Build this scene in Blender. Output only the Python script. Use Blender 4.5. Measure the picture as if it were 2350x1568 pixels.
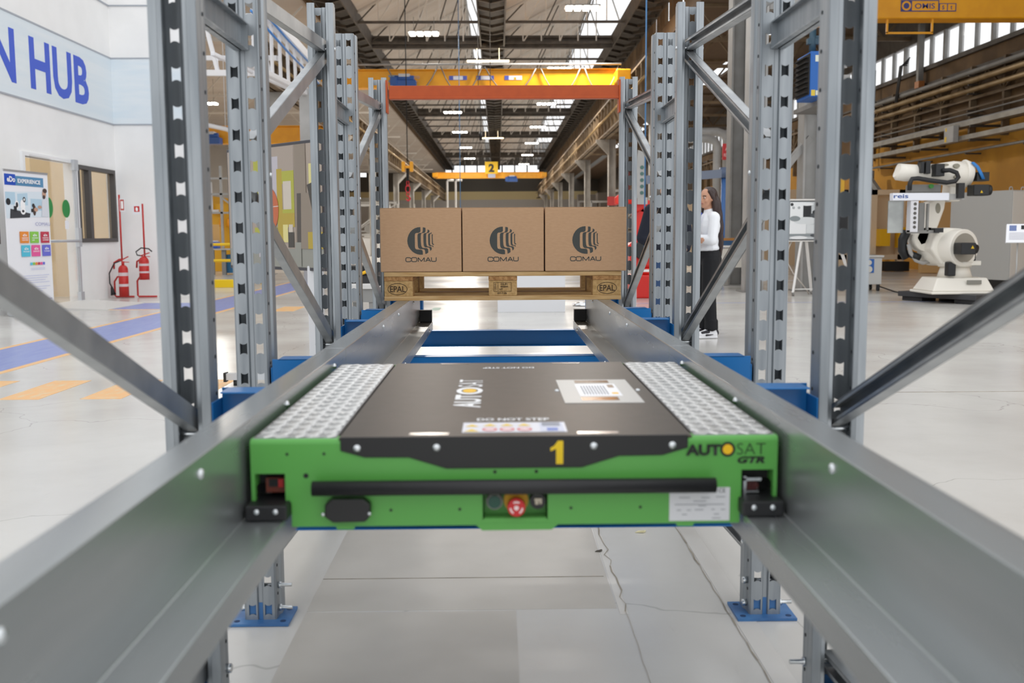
import bpy, math, random
from mathutils import Vector, Matrix
random.seed(7)
for o in list(bpy.data.objects):
    bpy.data.objects.remove(o)
S = bpy.context.scene
C = S.collection
PI = math.pi

# ---------------------------------------------------------------- camera
YAW, PITCH, ROLL = 0.0138, 0.1069, 0.0056
cam_d = bpy.data.cameras.new('camera')
cam_d.sensor_width = 36.0
cam_d.lens = 35.0
cam_d.clip_end = 400
cam_d.dof.use_dof = True
cam_d.dof.focus_distance = 5.2
cam_d.dof.aperture_fstop = 4.0
cam = bpy.data.objects.new('camera', cam_d)
C.objects.link(cam)
cam.matrix_world = (Matrix.Translation((-0.028, 0, 1.144)) @ Matrix.Rotation(-YAW, 4, 'Z')
                    @ Matrix.Rotation(PI / 2 - PITCH, 4, 'X') @ Matrix.Rotation(-ROLL, 4, 'Z'))
S.camera = cam

# ---------------------------------------------------------------- sky, exposure
w = bpy.data.worlds.new('sky')
S.world = w
w.use_nodes = True
bg = w.node_tree.nodes['Background']
bg.inputs['Color'].default_value = (0.965, 0.98, 1.0, 1)
bg.inputs['Strength'].default_value = 1.0
S.view_settings.view_transform = 'Standard'
S.view_settings.look = 'None'
S.view_settings.gamma = 1.0
S.view_settings.use_curve_mapping = False
S.view_settings.exposure = 0.5

# ---------------------------------------------------------------- helpers
def lin(c):
    if isinstance(c, str):
        c = c.lstrip('#')
        c = [int(c[i:i + 2], 16) / 255 for i in (0, 2, 4)]
    return tuple(x / 12.92 if x <= 0.04045 else ((x + 0.055) / 1.055) ** 2.4 for x in c) + (1.0,)

MATS = {}
def mat(name, c, rough=0.5, metal=0.0, c2=None, scale=8.0, stretch=(1, 1, 1), bump=0.0, bscale=None,
        emit=0.0, alpha=1.0, trans=0.0, detail=3.0, rvar=0.0, spec=None, contrast=(0.35, 0.65), translucent=0.0):
    if name in MATS:
        return MATS[name]
    m = bpy.data.materials.new(name)
    m.use_nodes = True
    nt = m.node_tree
    b = nt.nodes['Principled BSDF']
    base = lin(c)
    b.inputs['Base Color'].default_value = base
    b.inputs['Roughness'].default_value = rough
    b.inputs['Metallic'].default_value = metal
    if spec is not None:
        b.inputs['Specular IOR Level'].default_value = spec
    if emit:
        b.inputs['Emission Color'].default_value = base
        b.inputs['Emission Strength'].default_value = emit
    if alpha < 1:
        b.inputs['Alpha'].default_value = alpha
    if trans:
        b.inputs['Transmission Weight'].default_value = trans
    if c2 or bump or rvar:
        tc = nt.nodes.new('ShaderNodeTexCoord')
        mp = nt.nodes.new('ShaderNodeMapping')
        mp.inputs['Scale'].default_value = stretch
        nt.links.new(tc.outputs['Object'], mp.inputs['Vector'])
        n = nt.nodes.new('ShaderNodeTexNoise')
        n.inputs['Scale'].default_value = scale
        n.inputs['Detail'].default_value = detail
        nt.links.new(mp.outputs['Vector'], n.inputs['Vector'])
        r = nt.nodes.new('ShaderNodeMapRange')
        r.inputs['From Min'].default_value = contrast[0]
        r.inputs['From Max'].default_value = contrast[1]
        nt.links.new(n.outputs['Fac'], r.inputs['Value'])
        if c2:
            mx = nt.nodes.new('ShaderNodeMix')
            mx.data_type = 'RGBA'
            mx.inputs['A'].default_value = base
            mx.inputs['B'].default_value = lin(c2)
            nt.links.new(r.outputs['Result'], mx.inputs['Factor'])
            nt.links.new(mx.outputs['Result'], b.inputs['Base Color'])
        if rvar:
            r2 = nt.nodes.new('ShaderNodeMapRange')
            r2.inputs['To Min'].default_value = rough - rvar
            r2.inputs['To Max'].default_value = rough + rvar
            nt.links.new(r.outputs['Result'], r2.inputs['Value'])
            nt.links.new(r2.outputs['Result'], b.inputs['Roughness'])
        if bump:
            nb = n
            if bscale:
                nb = nt.nodes.new('ShaderNodeTexNoise')
                nb.inputs['Scale'].default_value = bscale
                nb.inputs['Detail'].default_value = 2
                nt.links.new(mp.outputs['Vector'], nb.inputs['Vector'])
            bp = nt.nodes.new('ShaderNodeBump')
            bp.inputs['Strength'].default_value = bump
            bp.inputs['Distance'].default_value = 0.01
            nt.links.new(nb.outputs['Fac'], bp.inputs['Height'])
            nt.links.new(bp.outputs['Normal'], b.inputs['Normal'])
    if translucent:
        tr = nt.nodes.new('ShaderNodeBsdfTranslucent'); tr.inputs['Color'].default_value = base
        ms = nt.nodes.new('ShaderNodeMixShader'); ms.inputs[0].default_value = translucent
        out = nt.nodes['Material Output']
        nt.links.new(b.outputs[0], ms.inputs[1]); nt.links.new(tr.outputs[0], ms.inputs[2]); nt.links.new(ms.outputs[0], out.inputs['Surface'])
    MATS[name] = m
    return m

M = mat
galv = M('galvanised steel', '#a3a8ac', 0.44, 0.75, c2='#90969b', scale=5, stretch=(6, 6, .5), rvar=.06)
galv_in = M('steel shadow holes', '#23272a', 0.7)
brace_m = M('brace steel', '#b1b4b5', 0.40, 0.8, c2='#9a9da0', scale=4, stretch=(2, 2, 2))
rail_m = M('rail steel', '#b6b9ba', 0.30, 0.78, c2='#a6aaab', scale=2.2, stretch=(3, .35, 3), rvar=.06, detail=5)
bolt_m = M('bright zinc', '#d4d8da', 0.25, 0.95)
blue_m = M('blue powder coat', '#0868aa', 0.33, 0.0)
plate_blue = M('blue base plate', '#4379b0', 0.45, 0.0, c2='#38659a', scale=12)
orange_m = M('orange beam paint', '#b24a10', 0.55, 0.0, c2='#aa450d', scale=20)
green_m = M('shuttle green', '#57a248', 0.34, 0.0)
black_m = M('black paint', '#151516', 0.42, 0.0)
rubber_m = M('black rubber', '#1b1b1d', 0.5, 0.0, bump=.05, scale=60)
cover_m = M('dark anodised cover', '#554c44', 0.42, 0.6, c2='#50483f', scale=30)
tread_m = M('tread plate aluminium', '#9a9b9d', 0.3, 0.9, c2='#88898c', scale=60)
treadbar_m = M('tread bars painted sheen', '#efeeec', 0.22, 0.85)  # near-white bars carry the plate's reflected brightness as colour
white_m = M('white print', '#eef0f2', 0.4)
card_m = M('cardboard', '#c09a77', 0.82, 0.0, c2='#bb9572', scale=40, stretch=(1, 1, 3), bump=.03, bscale=90)
ink_m = M('grey ink', '#454744', 0.8)
wood_m = M('pallet wood', '#d0ae7c', 0.75, 0.0, c2='#b48d58', scale=5, stretch=(1.2, 14, 14), detail=6, bump=.12)
wood_y = M('pallet wood cross grain', '#b98c58', 0.75, 0.0, c2='#8f6234', scale=5, stretch=(14, 1.2, 14), detail=6, bump=.12)
chip_m = M('pressed chip block', '#c4a06c', 0.85, 0.0, c2='#ae8a56', scale=70, bump=.15)
yellow_m = M('crane yellow', '#f3aa12', 0.45, 0.0, c2='#eaa00e', scale=3)
red_m = M('red paint', '#c22a26', 0.4)
red_robot = M('robot red', '#d8241a', 0.35)
wall_w = M('white panel wall', '#f5f5f4', 0.7, 0.0, c2='#f1f1f0', scale=2)
band_m = M('pale blue printed band', '#dde8ef', 0.7, 0.0, c2='#e6edf1', scale=1.2, stretch=(1, .3, 6))
letter_m = M('blue lettering', '#4360cf', 0.6)
steel_dark = M('dark roof steel', '#59524a', 0.6, 0.2, c2='#453f39', scale=3)
steel_lt = M('painted grey steel', '#b1b0ae', 0.55, 0.1, c2='#a1a09d', scale=2)
steel_mid = M('mid grey steel', '#8c8b88', 0.55, 0.1, c2='#7c7a76', scale=2)
brown_m = M('aged runway steel', '#7d6a50', 0.65, 0.1, c2='#5f4d38', scale=1.5)
roof_m = M('beige roof board', '#d0c8bf', 0.8, 0.0, c2='#c4b8ac', scale=.7, stretch=(.3, 2, 1), translucent=.36)  # translucence added so sky behind brightens the boards
glass_m = M('clear glass', '#ffffff', 0.02, 0.0, trans=1.0, alpha=.22)
tube_m = M('lamp tube', '#fffaf0', 0.5, 0.0, emit=9.0)
ochre_m = M('ochre wall', '#c9922e', 0.75, 0.0, c2='#b07d27', scale=.8)
brownwall = M('brown panel', '#6b5233', 0.8, 0.0, c2='#554027', scale=1.2)
pipe_m = M('gold lagged pipe', '#b29a72', 0.4, 0.5, c2='#94794f', scale=2)
robot_w = M('robot white', '#ece7dc', 0.4)
beige_m = M('beige machine panel', '#e0c9a9', 0.6)
paper_m = M('white poster', '#f3f4f8', 0.6)

class MB:
    def __init__(self):
        self.v = []; self.f = []; self.m = []; self.s = []
    def face(self, pts, m=0, smooth=False):
        i = len(self.v)
        self.v += [tuple(p) for p in pts]
        self.f.append(tuple(range(i, i + len(pts)))); self.m.append(m); self.s.append(smooth)
        return self
    def hexa(self, p, m=0):
        i = len(self.v)
        self.v += [tuple(q) for q in p]
        for q in ((3, 2, 1, 0), (4, 5, 6, 7), (0, 1, 5, 4), (1, 2, 6, 5), (2, 3, 7, 6), (3, 0, 4, 7)):
            self.f.append(tuple(i + k for k in q)); self.m.append(m); self.s.append(False)
        return self
    def box(self, x0, x1, y0, y1, z0, z1, m=0):
        if x0 > x1: x0, x1 = x1, x0
        if y0 > y1: y0, y1 = y1, y0
        if z0 > z1: z0, z1 = z1, z0
        return self.hexa([(x0, y0, z0), (x1, y0, z0), (x1, y1, z0), (x0, y1, z0),
                          (x0, y0, z1), (x1, y0, z1), (x1, y1, z1), (x0, y1, z1)], m)
    def bar(self, p0, p1, wd, h, m=0, side=None, off=(0, 0)):
        """box along p0-p1; wd measured along 'side', h across it"""
        p0 = Vector(p0); p1 = Vector(p1); d = (p1 - p0).normalized()
        if side is None:
            side = Vector((0, 0, 1)).cross(d)
            if side.length < 1e-4: side = Vector((1, 0, 0))
        side = Vector(side); side = (side - d * side.dot(d)).normalized()
        up = d.cross(side).normalized()
        a = side * (wd / 2); b = up * (h / 2); o = side * off[0] + up * off[1]
        pts = []
        for p in (p0, p1):
            pts += [p + o - a - b, p + o + a - b, p + o + a + b, p + o - a + b]
        return self.hexa([pts[0], pts[1], pts[2], pts[3], pts[4], pts[5], pts[6], pts[7]], m)
    def cyl(self, p0, p1, r0, r1=None, n=14, m=0, caps=True):
        if r1 is None: r1 = r0
        p0 = Vector(p0); p1 = Vector(p1); d = (p1 - p0).normalized()
        a = d.orthogonal().normalized(); b = d.cross(a)
        i = len(self.v)
        for p, r in ((p0, r0), (p1, r1)):
            for k in range(n):
                t = 2 * PI * k / n
                self.v.append(tuple(p + (a * math.cos(t) + b * math.sin(t)) * r))
        for k in range(n):
            j = (k + 1) % n
            self.f.append((i + k, i + j, i + n + j, i + n + k)); self.m.append(m); self.s.append(True)
        if caps:
            self.f.append(tuple(i + k for k in range(n))[::-1]); self.m.append(m); self.s.append(False)
            self.f.append(tuple(i + n + k for k in range(n))); self.m.append(m); self.s.append(False)
        return self
    def tube(self, path, r, n=10, m=0):
        path = [Vector(p) for p in path]
        i = len(self.v); L = len(path)
        ref = None
        for q in range(L):
            d = (path[min(q + 1, L - 1)] - path[max(q - 1, 0)]).normalized()
            if ref is None: ref = d.orthogonal().normalized()
            a = (ref - d * ref.dot(d)).normalized(); ref = a
            b = d.cross(a)
            rr = r[q] if isinstance(r, (list, tuple)) else r
            for k in range(n):
                t = 2 * PI * k / n
                self.v.append(tuple(path[q] + (a * math.cos(t) + b * math.sin(t)) * rr))
        for q in range(L - 1):
            for k in range(n):
                j = (k + 1) % n
                self.f.append((i + q * n + k, i + q * n + j, i + (q + 1) * n + j, i + (q + 1) * n + k))
                self.m.append(m); self.s.append(True)
        self.f.append(tuple(i + k for k in range(n))[::-1]); self.m.append(m); self.s.append(False)
        e = i + (L - 1) * n
        self.f.append(tuple(e + k for k in range(n))); self.m.append(m); self.s.append(False)
        return self
    def ball(self, c, r, n=12, rings=8, m=0, z0=-1.0):
        """ellipsoid (r scalar or triple); z0 > -1 gives a dome"""
        if not isinstance(r, (list, tuple)): r = (r, r, r)
        i = len(self.v)
        t0 = math.asin(max(-1, z0))
        for q in range(rings + 1):
            t = t0 + (PI / 2 - t0) * q / rings
            for k in range(n):
                a = 2 * PI * k / n
                self.v.append((c[0] + r[0] * math.cos(t) * math.cos(a), c[1] + r[1] * math.cos(t) * math.sin(a), c[2] + r[2] * math.sin(t)))
        for q in range(rings):
            for k in range(n):
                j = (k + 1) % n
                self.f.append((i + q * n + k, i + q * n + j, i + (q + 1) * n + j, i + (q + 1) * n + k))
                self.m.append(m); self.s.append(True)
        return self
    def dome(self, c, d, r, h=None, n=12, m=0):
        """bolt head: dome on point c bulging along d"""
        d = Vector(d).normalized(); a = d.orthogonal().normalized(); b = d.cross(a); c = Vector(c)
        h = r * .7 if h is None else h
        i = len(self.v); R = 4
        for q in range(R + 1):
            t = PI / 2 * q / R
            for k in range(n):
                g = 2 * PI * k / n
                self.v.append(tuple(c + (a * math.cos(g) + b * math.sin(g)) * (r * max(math.cos(t), .02)) + d * (h * math.sin(t))))
        for q in range(R):
            for k in range(n):
                j = (k + 1) % n
                self.f.append((i + q * n + k, i + q * n + j, i + (q + 1) * n + j, i + (q + 1) * n + k))
                self.m.append(m); self.s.append(True)
        return self
    def capsule(self, p0, p1, r0, r1, n=12, m=0):
        self.cyl(p0, p1, r0, r1, n, m)
        self.ball(p0, r0, n, 6, m); self.ball(p1, r1, n, 6, m)
        return self
    def ext(self, poly, o, u, vv, wv, m=0):
        """prism: 2-D polygon in (u,vv) at o, extruded by vector wv"""
        o = Vector(o); u = Vector(u); vv = Vector(vv); wv = Vector(wv)
        P = [o + u * a + vv * b for a, b in poly]
        i = len(self.v); n = len(P)
        self.v += [tuple(p) for p in P] + [tuple(p + wv) for p in P]
        nrm = Vector((0, 0, 0))
        for k in range(n): nrm += P[k].cross(P[(k + 1) % n])
        flip = nrm.dot(wv) > 0
        f0 = tuple(i + k for k in range(n)); f1 = tuple(i + n + k for k in range(n))
        self.f += [f0[::-1], f1] if flip else [f0, f1[::-1]]
        self.m += [m, m]; self.s += [False, False]
        for k in range(n):
            j = (k + 1) % n
            q = (i + k, i + j, i + n + j, i + n + k)
            self.f.append(q if flip else q[::-1]); self.m.append(m); self.s.append(False)
        return self
    def xz(self, poly, y0, y1, m=0):
        return self.ext(poly, (0, y0, 0), (1, 0, 0), (0, 0, 1), (0, y1 - y0, 0), m)
    def mesh(self, name, mats, off=(0, 0, 0)):
        me = bpy.data.meshes.new(name)
        vs = [(a - off[0], b - off[1], c - off[2]) for a, b, c in self.v] if any(off) else self.v
        me.from_pydata(vs, [], self.f)
        for q in (mats if isinstance(mats, (list, tuple)) else [mats]):
            me.materials.append(q)
        me.polygons.foreach_set('material_index', self.m)
        me.polygons.foreach_set('use_smooth', self.s)
        me.update()
        return me
    def build(self, name, mats, parent=None, bevel=0, local=False, kind=None, seg=2):
        off = (0, 0, 0) if local else worigin(parent)
        o = bpy.data.objects.new(name, self.mesh(name, mats, off))
        C.objects.link(o)
        if parent is not None: o.parent = parent
        if bevel:
            bv = o.modifiers.new('bevel', 'BEVEL'); bv.width = bevel; bv.segments = seg
            bv.limit_method = 'ANGLE'; bv.angle_limit = .6
            bv.harden_normals = False
        if kind: o['kind'] = kind
        return o

def worigin(p):
    t = Vector((0, 0, 0))
    while p is not None:
        t += p.location; p = p.parent
    return t
def tag(o, label, cat=None, group=None, kind=None):
    o['label'] = label
    if cat: o['category'] = cat
    if group: o['group'] = group
    if kind: o['kind'] = kind
    return o
def thing(name, label, cat, loc=(0, 0, 0), rz=0.0, group=None):
    o = bpy.data.objects.new(name, None)
    o.empty_display_size = .1
    C.objects.link(o); o.location = loc; o.rotation_euler = (0, 0, rz)
    return tag(o, label, cat, group)
def inst(name, me, parent, loc=(0, 0, 0), rz=0.0, label=None):
    o = bpy.data.objects.new(name, me); C.objects.link(o)
    o.parent = parent; o.location = loc; o.rotation_euler = (0, 0, rz)
    if label: o['label'] = label
    return o
def copy_tree(o, parent=None):
    c = o.copy(); C.objects.link(c); c.parent = parent
    for ch in o.children: copy_tree(ch, c)
    return c
def struct(name, mb, mats, parent=None, bevel=0, label=None):
    o = mb.build(name, mats, parent, bevel)
    if parent is None: o['kind'] = 'structure'
    if label: o['label'] = label
    return o
TXT = {}
def text(name, body, size, mt, parent, o, u, v, bold=0.0, sx=1.0, shear=0.0, align='LEFT', ext=.0004, spacing=1.0, local=False):
    """flat lettering: baseline starts at world point o, reads along u, stands along v"""
    cu = bpy.data.curves.new(name, 'FONT')
    cu.body = body; cu.size = size; cu.offset = bold; cu.shear = shear; cu.extrude = ext
    cu.align_x = align; cu.space_character = spacing; cu.resolution_u = 3
    t = bpy.data.objects.new(name, cu); C.objects.link(t)
    bpy.context.view_layer.update()
    me = bpy.data.meshes.new_from_object(t.evaluated_get(bpy.context.evaluated_depsgraph_get()))
    bpy.data.objects.remove(t)
    u = Vector(u).normalized(); v = Vector(v).normalized(); n = u.cross(v)
    base = Vector(o) - (Vector((0, 0, 0)) if local else worigin(parent))
    for q in me.vertices:
        p = base + u * (q.co.x * sx) + v * q.co.y + n * q.co.z
        q.co = p
    me.materials.clear(); me.materials.append(mt)
    ob = bpy.data.objects.new(name, me); C.objects.link(ob); ob.parent = parent
    return ob
# ================================================================ SETTING
def floor_material():
    m = bpy.data.materials.new('polished concrete'); m.use_nodes = True
    nt = m.node_tree; N = nt.nodes; L = nt.links
    b = N['Principled BSDF']
    tc = N.new('ShaderNodeTexCoord')
    def noise(scale, detail, st=(1, 1, 1), rough=.5):
        mp = N.new('ShaderNodeMapping'); mp.inputs['Scale'].default_value = st
        L.new(tc.outputs['Object'], mp.inputs['Vector'])
        n = N.new('ShaderNodeTexNoise'); n.inputs['Scale'].default_value = scale; n.inputs['Detail'].default_value = detail
        n.inputs['Roughness'].default_value = rough
        L.new(mp.outputs['Vector'], n.inputs['Vector']); return n
    def rng(src, a, bb, lo=0., hi=1.):
        r = N.new('ShaderNodeMapRange'); r.inputs['From Min'].default_value = a; r.inputs['From Max'].default_value = bb
        r.inputs['To Min'].default_value = lo; r.inputs['To Max'].default_value = hi
        L.new(src, r.inputs['Value']); return r
    def mix(f, a, bb):
        x = N.new('ShaderNodeMix'); x.data_type = 'RGBA'
        L.new(f, x.inputs['Factor'])
        for k, c in (('A', a), ('B', bb)):
            if isinstance(c, tuple): x.inputs[k].default_value = c
            else: L.new(c, x.inputs[k])
        return x.outputs['Result']
    n1 = noise(.7, 5)
    c = mix(rng(n1.outputs['Fac'], .38, .62).outputs[0], lin('#cac7c2'), lin('#d3d1cc'))
    n2 = noise(5, 6, (1, 1, 1), .65)
    c = mix(rng(n2.outputs['Fac'], .48, .8, 0, .16).outputs[0], c, lin('#b7b2aa'))
    n3 = noise(2.2, 8, (9, 1.2, 1), .7)          # tyre scuffs and drag marks
    c = mix(rng(n3.outputs['Fac'], .64, .8, 0, .2).outputs[0], c, lin('#8d8880'))
    n4 = noise(1.6, 8, (1.1, 11, 1), .7)
    c = mix(rng(n4.outputs['Fac'], .65, .8, 0, .18).outputs[0], c, lin('#948f88'))
    # hairline cracks
    nw = noise(1.3, 4)
    va = N.new('ShaderNodeVectorMath'); va.operation = 'ADD'
    sc = N.new('ShaderNodeVectorMath'); sc.operation = 'SCALE'; sc.inputs['Scale'].default_value = .9
    L.new(nw.outputs['Color'], sc.inputs[0]); L.new(tc.outputs['Object'], va.inputs[0]); L.new(sc.outputs[0], va.inputs[1])
    vo = N.new('ShaderNodeTexVoronoi'); vo.feature = 'DISTANCE_TO_EDGE'; vo.inputs['Scale'].default_value = .55
    L.new(va.outputs[0], vo.inputs['Vector'])
    c = mix(rng(vo.outputs['Distance'], 0.0, .004, .4, 0.).outputs[0], c, lin('#77726b'))
    L.new(c, b.inputs['Base Color'])
    r = rng(n1.outputs['Fac'], .3, .7, .17, .26)
    L.new(r.outputs[0], b.inputs['Roughness'])
    b.inputs['Specular IOR Level'].default_value = .5
    bp = N.new('ShaderNodeBump'); bp.inputs['Strength'].default_value = .015; bp.inputs['Distance'].default_value = .01
    L.new(n2.outputs['Fac'], bp.inputs['Height']); L.new(bp.outputs['Normal'], b.inputs['Normal'])
    return m
floor_m = floor_material()
floor = struct('floor', MB().box(-22, 15, -5, 136, -.12, 0), floor_m)
floor['label'] = 'pale polished concrete floor of the hall'

lane_blue = M('lane blue paint', '#7d8cc8', 0.35, 0.0, c2='#8e9ccd', scale=2.5, stretch=(6, 1, 1), detail=6)
lane_orange = M('lane orange paint', '#eeb878', 0.4, 0.0, c2='#e5c89d', scale=4, stretch=(5, 2, 1), detail=6, contrast=(.45, .7))
joint_m = M('floor joint filler', '#857d70', 0.85, 0.0, c2='#a29a8c', scale=9)
patch_m = M('pale floor patch', '#d2cfca', 0.4, 0.0, c2='#c8c4be', scale=3)
patch_d = M('dark floor slab', '#b3aea6', 0.42, 0.0, c2='#bdb8b0', scale=3)
def mark(name, x0, x1, y0, y1, mt, h=.0015):
    return MB().box(x0, x1, y0, y1, 0.0, h).build(name, mt, floor)
mark('floor_lane', -5.12, -4.30, 2, 26, lane_blue)
mark('lane_edge_line', -4.30, -4.22, 2, 26, lane_orange)
mark('lane_edge_line', -5.20, -5.12, 2, 15.75, lane_orange)
mark('lane_edge_line', -5.20, -5.12, 17.35, 26, lane_orange)
mark('floor_lane', -6.2, -5.12, 15.85, 17.3, lane_blue)
mark('lane_edge_line', -6.9, -5.2, 15.72, 15.82, lane_orange)
for x in (-4.15, -3.58, -3.0, -2.42):
    mark('lane_dash', x, x + .29, 7.02, 7.95, lane_orange)
mark('lane_dash', -3.5, -3.15, 15.2, 16.2, lane_orange)
mark('floor_slab', -.62, .33, 2.95, 3.8, patch_d, .0006)
mark('floor_slab', -.62, .02, 1.6, 2.94, patch_d, .0006)
mark('floor_patch', .335, .36, 2.9, 8, patch_m, .001)
mark('floor_patch', .67, .73, 1.5, 8, patch_m, .001)
jb = MB()
y = 1.6
random.seed(3)
for xx in (.355, .662):
    y = 1.6; px = xx
    while y < 6:
        nx = xx + random.uniform(-.008, .008) * (1.6 if y > 2.9 and xx < .5 else .35)
        wd = random.uniform(.0008, .0028) if (xx > .5 or y > 2.9) else .0007
        jb.face([(px - wd, y, .0022), (px + wd, y, .0022), (nx + wd, y + .06, .0022), (nx - wd, y + .06, .0022)])
        px = nx; y += .06
jb.build('floor_crack', joint_m, floor)
jb = MB(); jb.box(1.5, 9, 7.04, 7.052, 0, .0015); jb.box(-.62, .32, 3.235, 3.239, 0, .0016); jb.build('floor_joint', joint_m, floor)
blue_thin = M('thin blue tape', '#8a96bf', .6)
mb = MB(); mb.box(1.2, 12, 16.4, 16.45, 0, .0015); mb.build('floor_tape', blue_thin, floor)
mb = MB(); mb.box(5.2, 12.5, 24.2, 24.26, 0, .0015); mb.build('floor_tape', blue_thin, floor)
mb = MB(); mb.box(-1.6, 3.2, 24.2, 24.26, 0, .0015); mb.build('floor_tape', blue_thin, floor)
mb = MB(); mb.box(-1.05, -.93, 15.2, 15.75, 0, .0015); mb.build('floor_tape', M('dull green tape', '#9fb3a2', .6), floor)

# ---- the white hub wall on the left, with a door opening and two windows
WX = -7.33
def wall_cells(mb, ys, zs, holes, x0, x1):
    for i in range(len(ys) - 1):
        for k in range(len(zs) - 1):
            cy = (ys[i] + ys[i + 1]) / 2; cz = (zs[k] + zs[k + 1]) / 2
            if any(a < cy < b and c < cz < d for a, b, c, d in holes): continue
            mb.box(x0, x1, ys[i], ys[i + 1], zs[k], zs[k + 1])
holes = [(15.62, 17.42, 0, 2.4), (17.6, 19.3, 1.05, 2.4), (12.6, 14.75, 1.05, 2.4)]
mb = MB(); wall_cells(mb, [-3, 12.6, 14.75, 15.62, 17.42, 17.6, 19.3, 19.55], [0, 1.05, 2.4, 7.5], holes, WX - .15, WX)
wl = struct('wall_left', mb, wall_w, label='white panel wall with large blue lettering')
mb = MB().box(WX - .15, -5.98, 19.4, 19.55, 0, 7.5)
wf = struct('wall_front', mb, wall_w, label='white wall end facing the rack, behind the extinguishers')
MB().box(WX, WX + .012, -3, 19.4, 3.28, 4.5).build('printed_band', band_m, wl)
MB().box(WX + .012, -5.975, 19.388, 19.4, 3.28, 4.5).build('printed_band', band_m, wf)
seam = M('panel seam', '#a9aeb6', .6)
for z in (3.27, 4.5, 5.47):
    MB().box(WX, WX + .02, -3, 19.4, z - .012, z + .012).build('seam_strip', seam, wl)
    MB().box(WX + .02, -5.97, 19.38, 19.4, z - .012, z + .012).build('seam_strip', seam, wf)
text('lettering', 'N', 1.09, letter_m, wl, (WX + .013, 14.72, 3.50), (0, 1, 0), (0, 0, 1), bold=.03, ext=.002, sx=1.05)
text('lettering', 'HUB', 1.09, letter_m, wl, (WX + .013, 15.98, 3.50), (0, 1, 0), (0, 0, 1), bold=.03, ext=.002, sx=1.04, spacing=1.02)
# room behind
room_m = M('beige room wall', '#e3cba4', .8)
MB().box(-11.2, -11.05, 11, 19.5, 0, 3).build('wall_back', room_m)['kind'] = 'structure'
MB().box(-11.05, WX - .15, 19.4, 19.55, 0, 3).build('wall_side', room_m)['kind'] = 'structure'
# windows in the hub wall
frame_d = M('dark window frame', '#4a4644', .5)
def hub_window(name, y0, y1, label):
    mb = MB(); t = .07
    mb.box(WX - .1, WX + .03, y0, y1, 1.05, 1.05 + t); mb.box(WX - .1, WX + .03, y0, y1, 2.4 - t, 2.4)
    mb.box(WX - .1, WX + .03, y0, y0 + t, 1.05 + t, 2.4 - t); mb.box(WX - .1, WX + .03, y1 - t, y1, 1.05 + t, 2.4 - t)
    ym = y0 + (y1 - y0) * .3
    mb.box(WX - .1, WX + .03, ym - .06, ym + .06, 1.05 + t, 2.4 - t)
    o = struct(name, mb, frame_d, label=label)
    MB().box(WX - .05, WX - .044, y0 + t, ym - .06, 1.05 + t, 2.4 - t).build('pane', glass_m, o)
    MB().box(WX - .05, WX - .044, ym + .06, y1 - t, 1.05 + t, 2.4 - t).build('pane', glass_m, o)
    return o
hub_window('window_1', 17.6, 19.3, 'dark-framed sliding window beside the glass door')
hub_window('window_2', 12.6, 14.75, 'dark-framed window left of the roll-up banner')
# glass door, standing a little open
alu = M('door aluminium', '#c3c7cc', .35, .6)
d1 = bpy.data.objects.new('door_1', None); C.objects.link(d1); d1.location = (WX + .06, 17.42, 0)
d1['kind'] = 'structure'; d1['label'] = 'clear glass door with aluminium edge standing ajar'
X0 = WX + .06
MB().box(X0 - .006, X0 + .006, 15.75, 17.36, .05, 2.42).build('glass_leaf', glass_m, d1)
mb = MB(); mb.box(X0 - .02, X0 + .02, 17.36, 17.42, .1, 2.4); mb.build('edge_profile', alu, d1)
mb = MB(); mb.box(X0 - .035, X0 + .035, 17.3, 17.46, 2.28, 2.46); mb.box(X0 - .035, X0 + .035, 17.32, 17.46, .02, .2); mb.build('pivot', alu, d1)
mb = MB(); mb.cyl((X0 + .05, 15.9, 1.08), (X0 + .05, 17.38, 1.08), .022, m=0); mb.box(X0, X0 + .06, 17.28, 17.4, .98, 1.3); mb.build('push_bar', alu, d1)
gdot = M('green dot sticker', '#1f8b3f', .6)
for yy, r in ((16.28, .17), (16.95, .15)):
    MB().cyl((X0 + .007, yy, 1.62), (X0 + .01, yy, 1.62), r, n=28).build('dot_sticker', gdot, d1)
MB().box(X0 + .007, X0 + .009, 16.88, 17.02, 1.28, 1.42).build('paper_notice', paper_m, d1)
mb = MB(); mb.box(WX - .05, WX + .04, 15.56, 15.64, 0, 2.46); mb.box(WX - .05, WX + .04, 15.64, 17.42, 2.4, 2.46)
mb.box(WX - .05, WX + .04, 17.46, 17.56, 0, 2.46)
struct('trim_1', mb, M('white door frame', '#f0f1f2', .5), label='white frame around the glass door')

# ---- nave roof : shed bays with glazing, valley gutters, trusses
roof = struct('ceiling', MB().box(-6.75, -6.65, 27, 132, 10.15, 10.3), roof_m, label='shed roof of the hall with beige boards and glazing')
Y0, Y1 = 24, 132
for xa, xb in ((-5.6, -.75), (.35, 5.2)):
    r = xb - .75
    MB().hexa([(xa, Y0, 10.15), (r, Y0, 12.3), (r, Y1, 12.3), (xa, Y1, 10.15),
               (xa, Y0, 10.25), (r, Y0, 12.4), (r, Y1, 12.4), (xa, Y1, 10.25)]).build('roof_board', roof_m, roof)
    gp = MB()
    yy = Y0
    while yy < Y1:
        gp.bar((r, yy, 12.3), (xb, yy, 10.15), .06, .06, side=(0, 1, 0)); yy += 6.45
    gp.box(r - .05, r + .08, Y0, Y1, 12.25, 12.4)
    gp.build('glazing_bar', steel_lt, roof)
    g = MB(); g.face([(r + .02, Y0, 12.3), (r + .02, Y1, 12.3), (xb + .02, Y1, 10.15), (xb + .02, Y0, 10.15)])
    g.build('roof_glazing', glass_m, roof)
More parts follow.
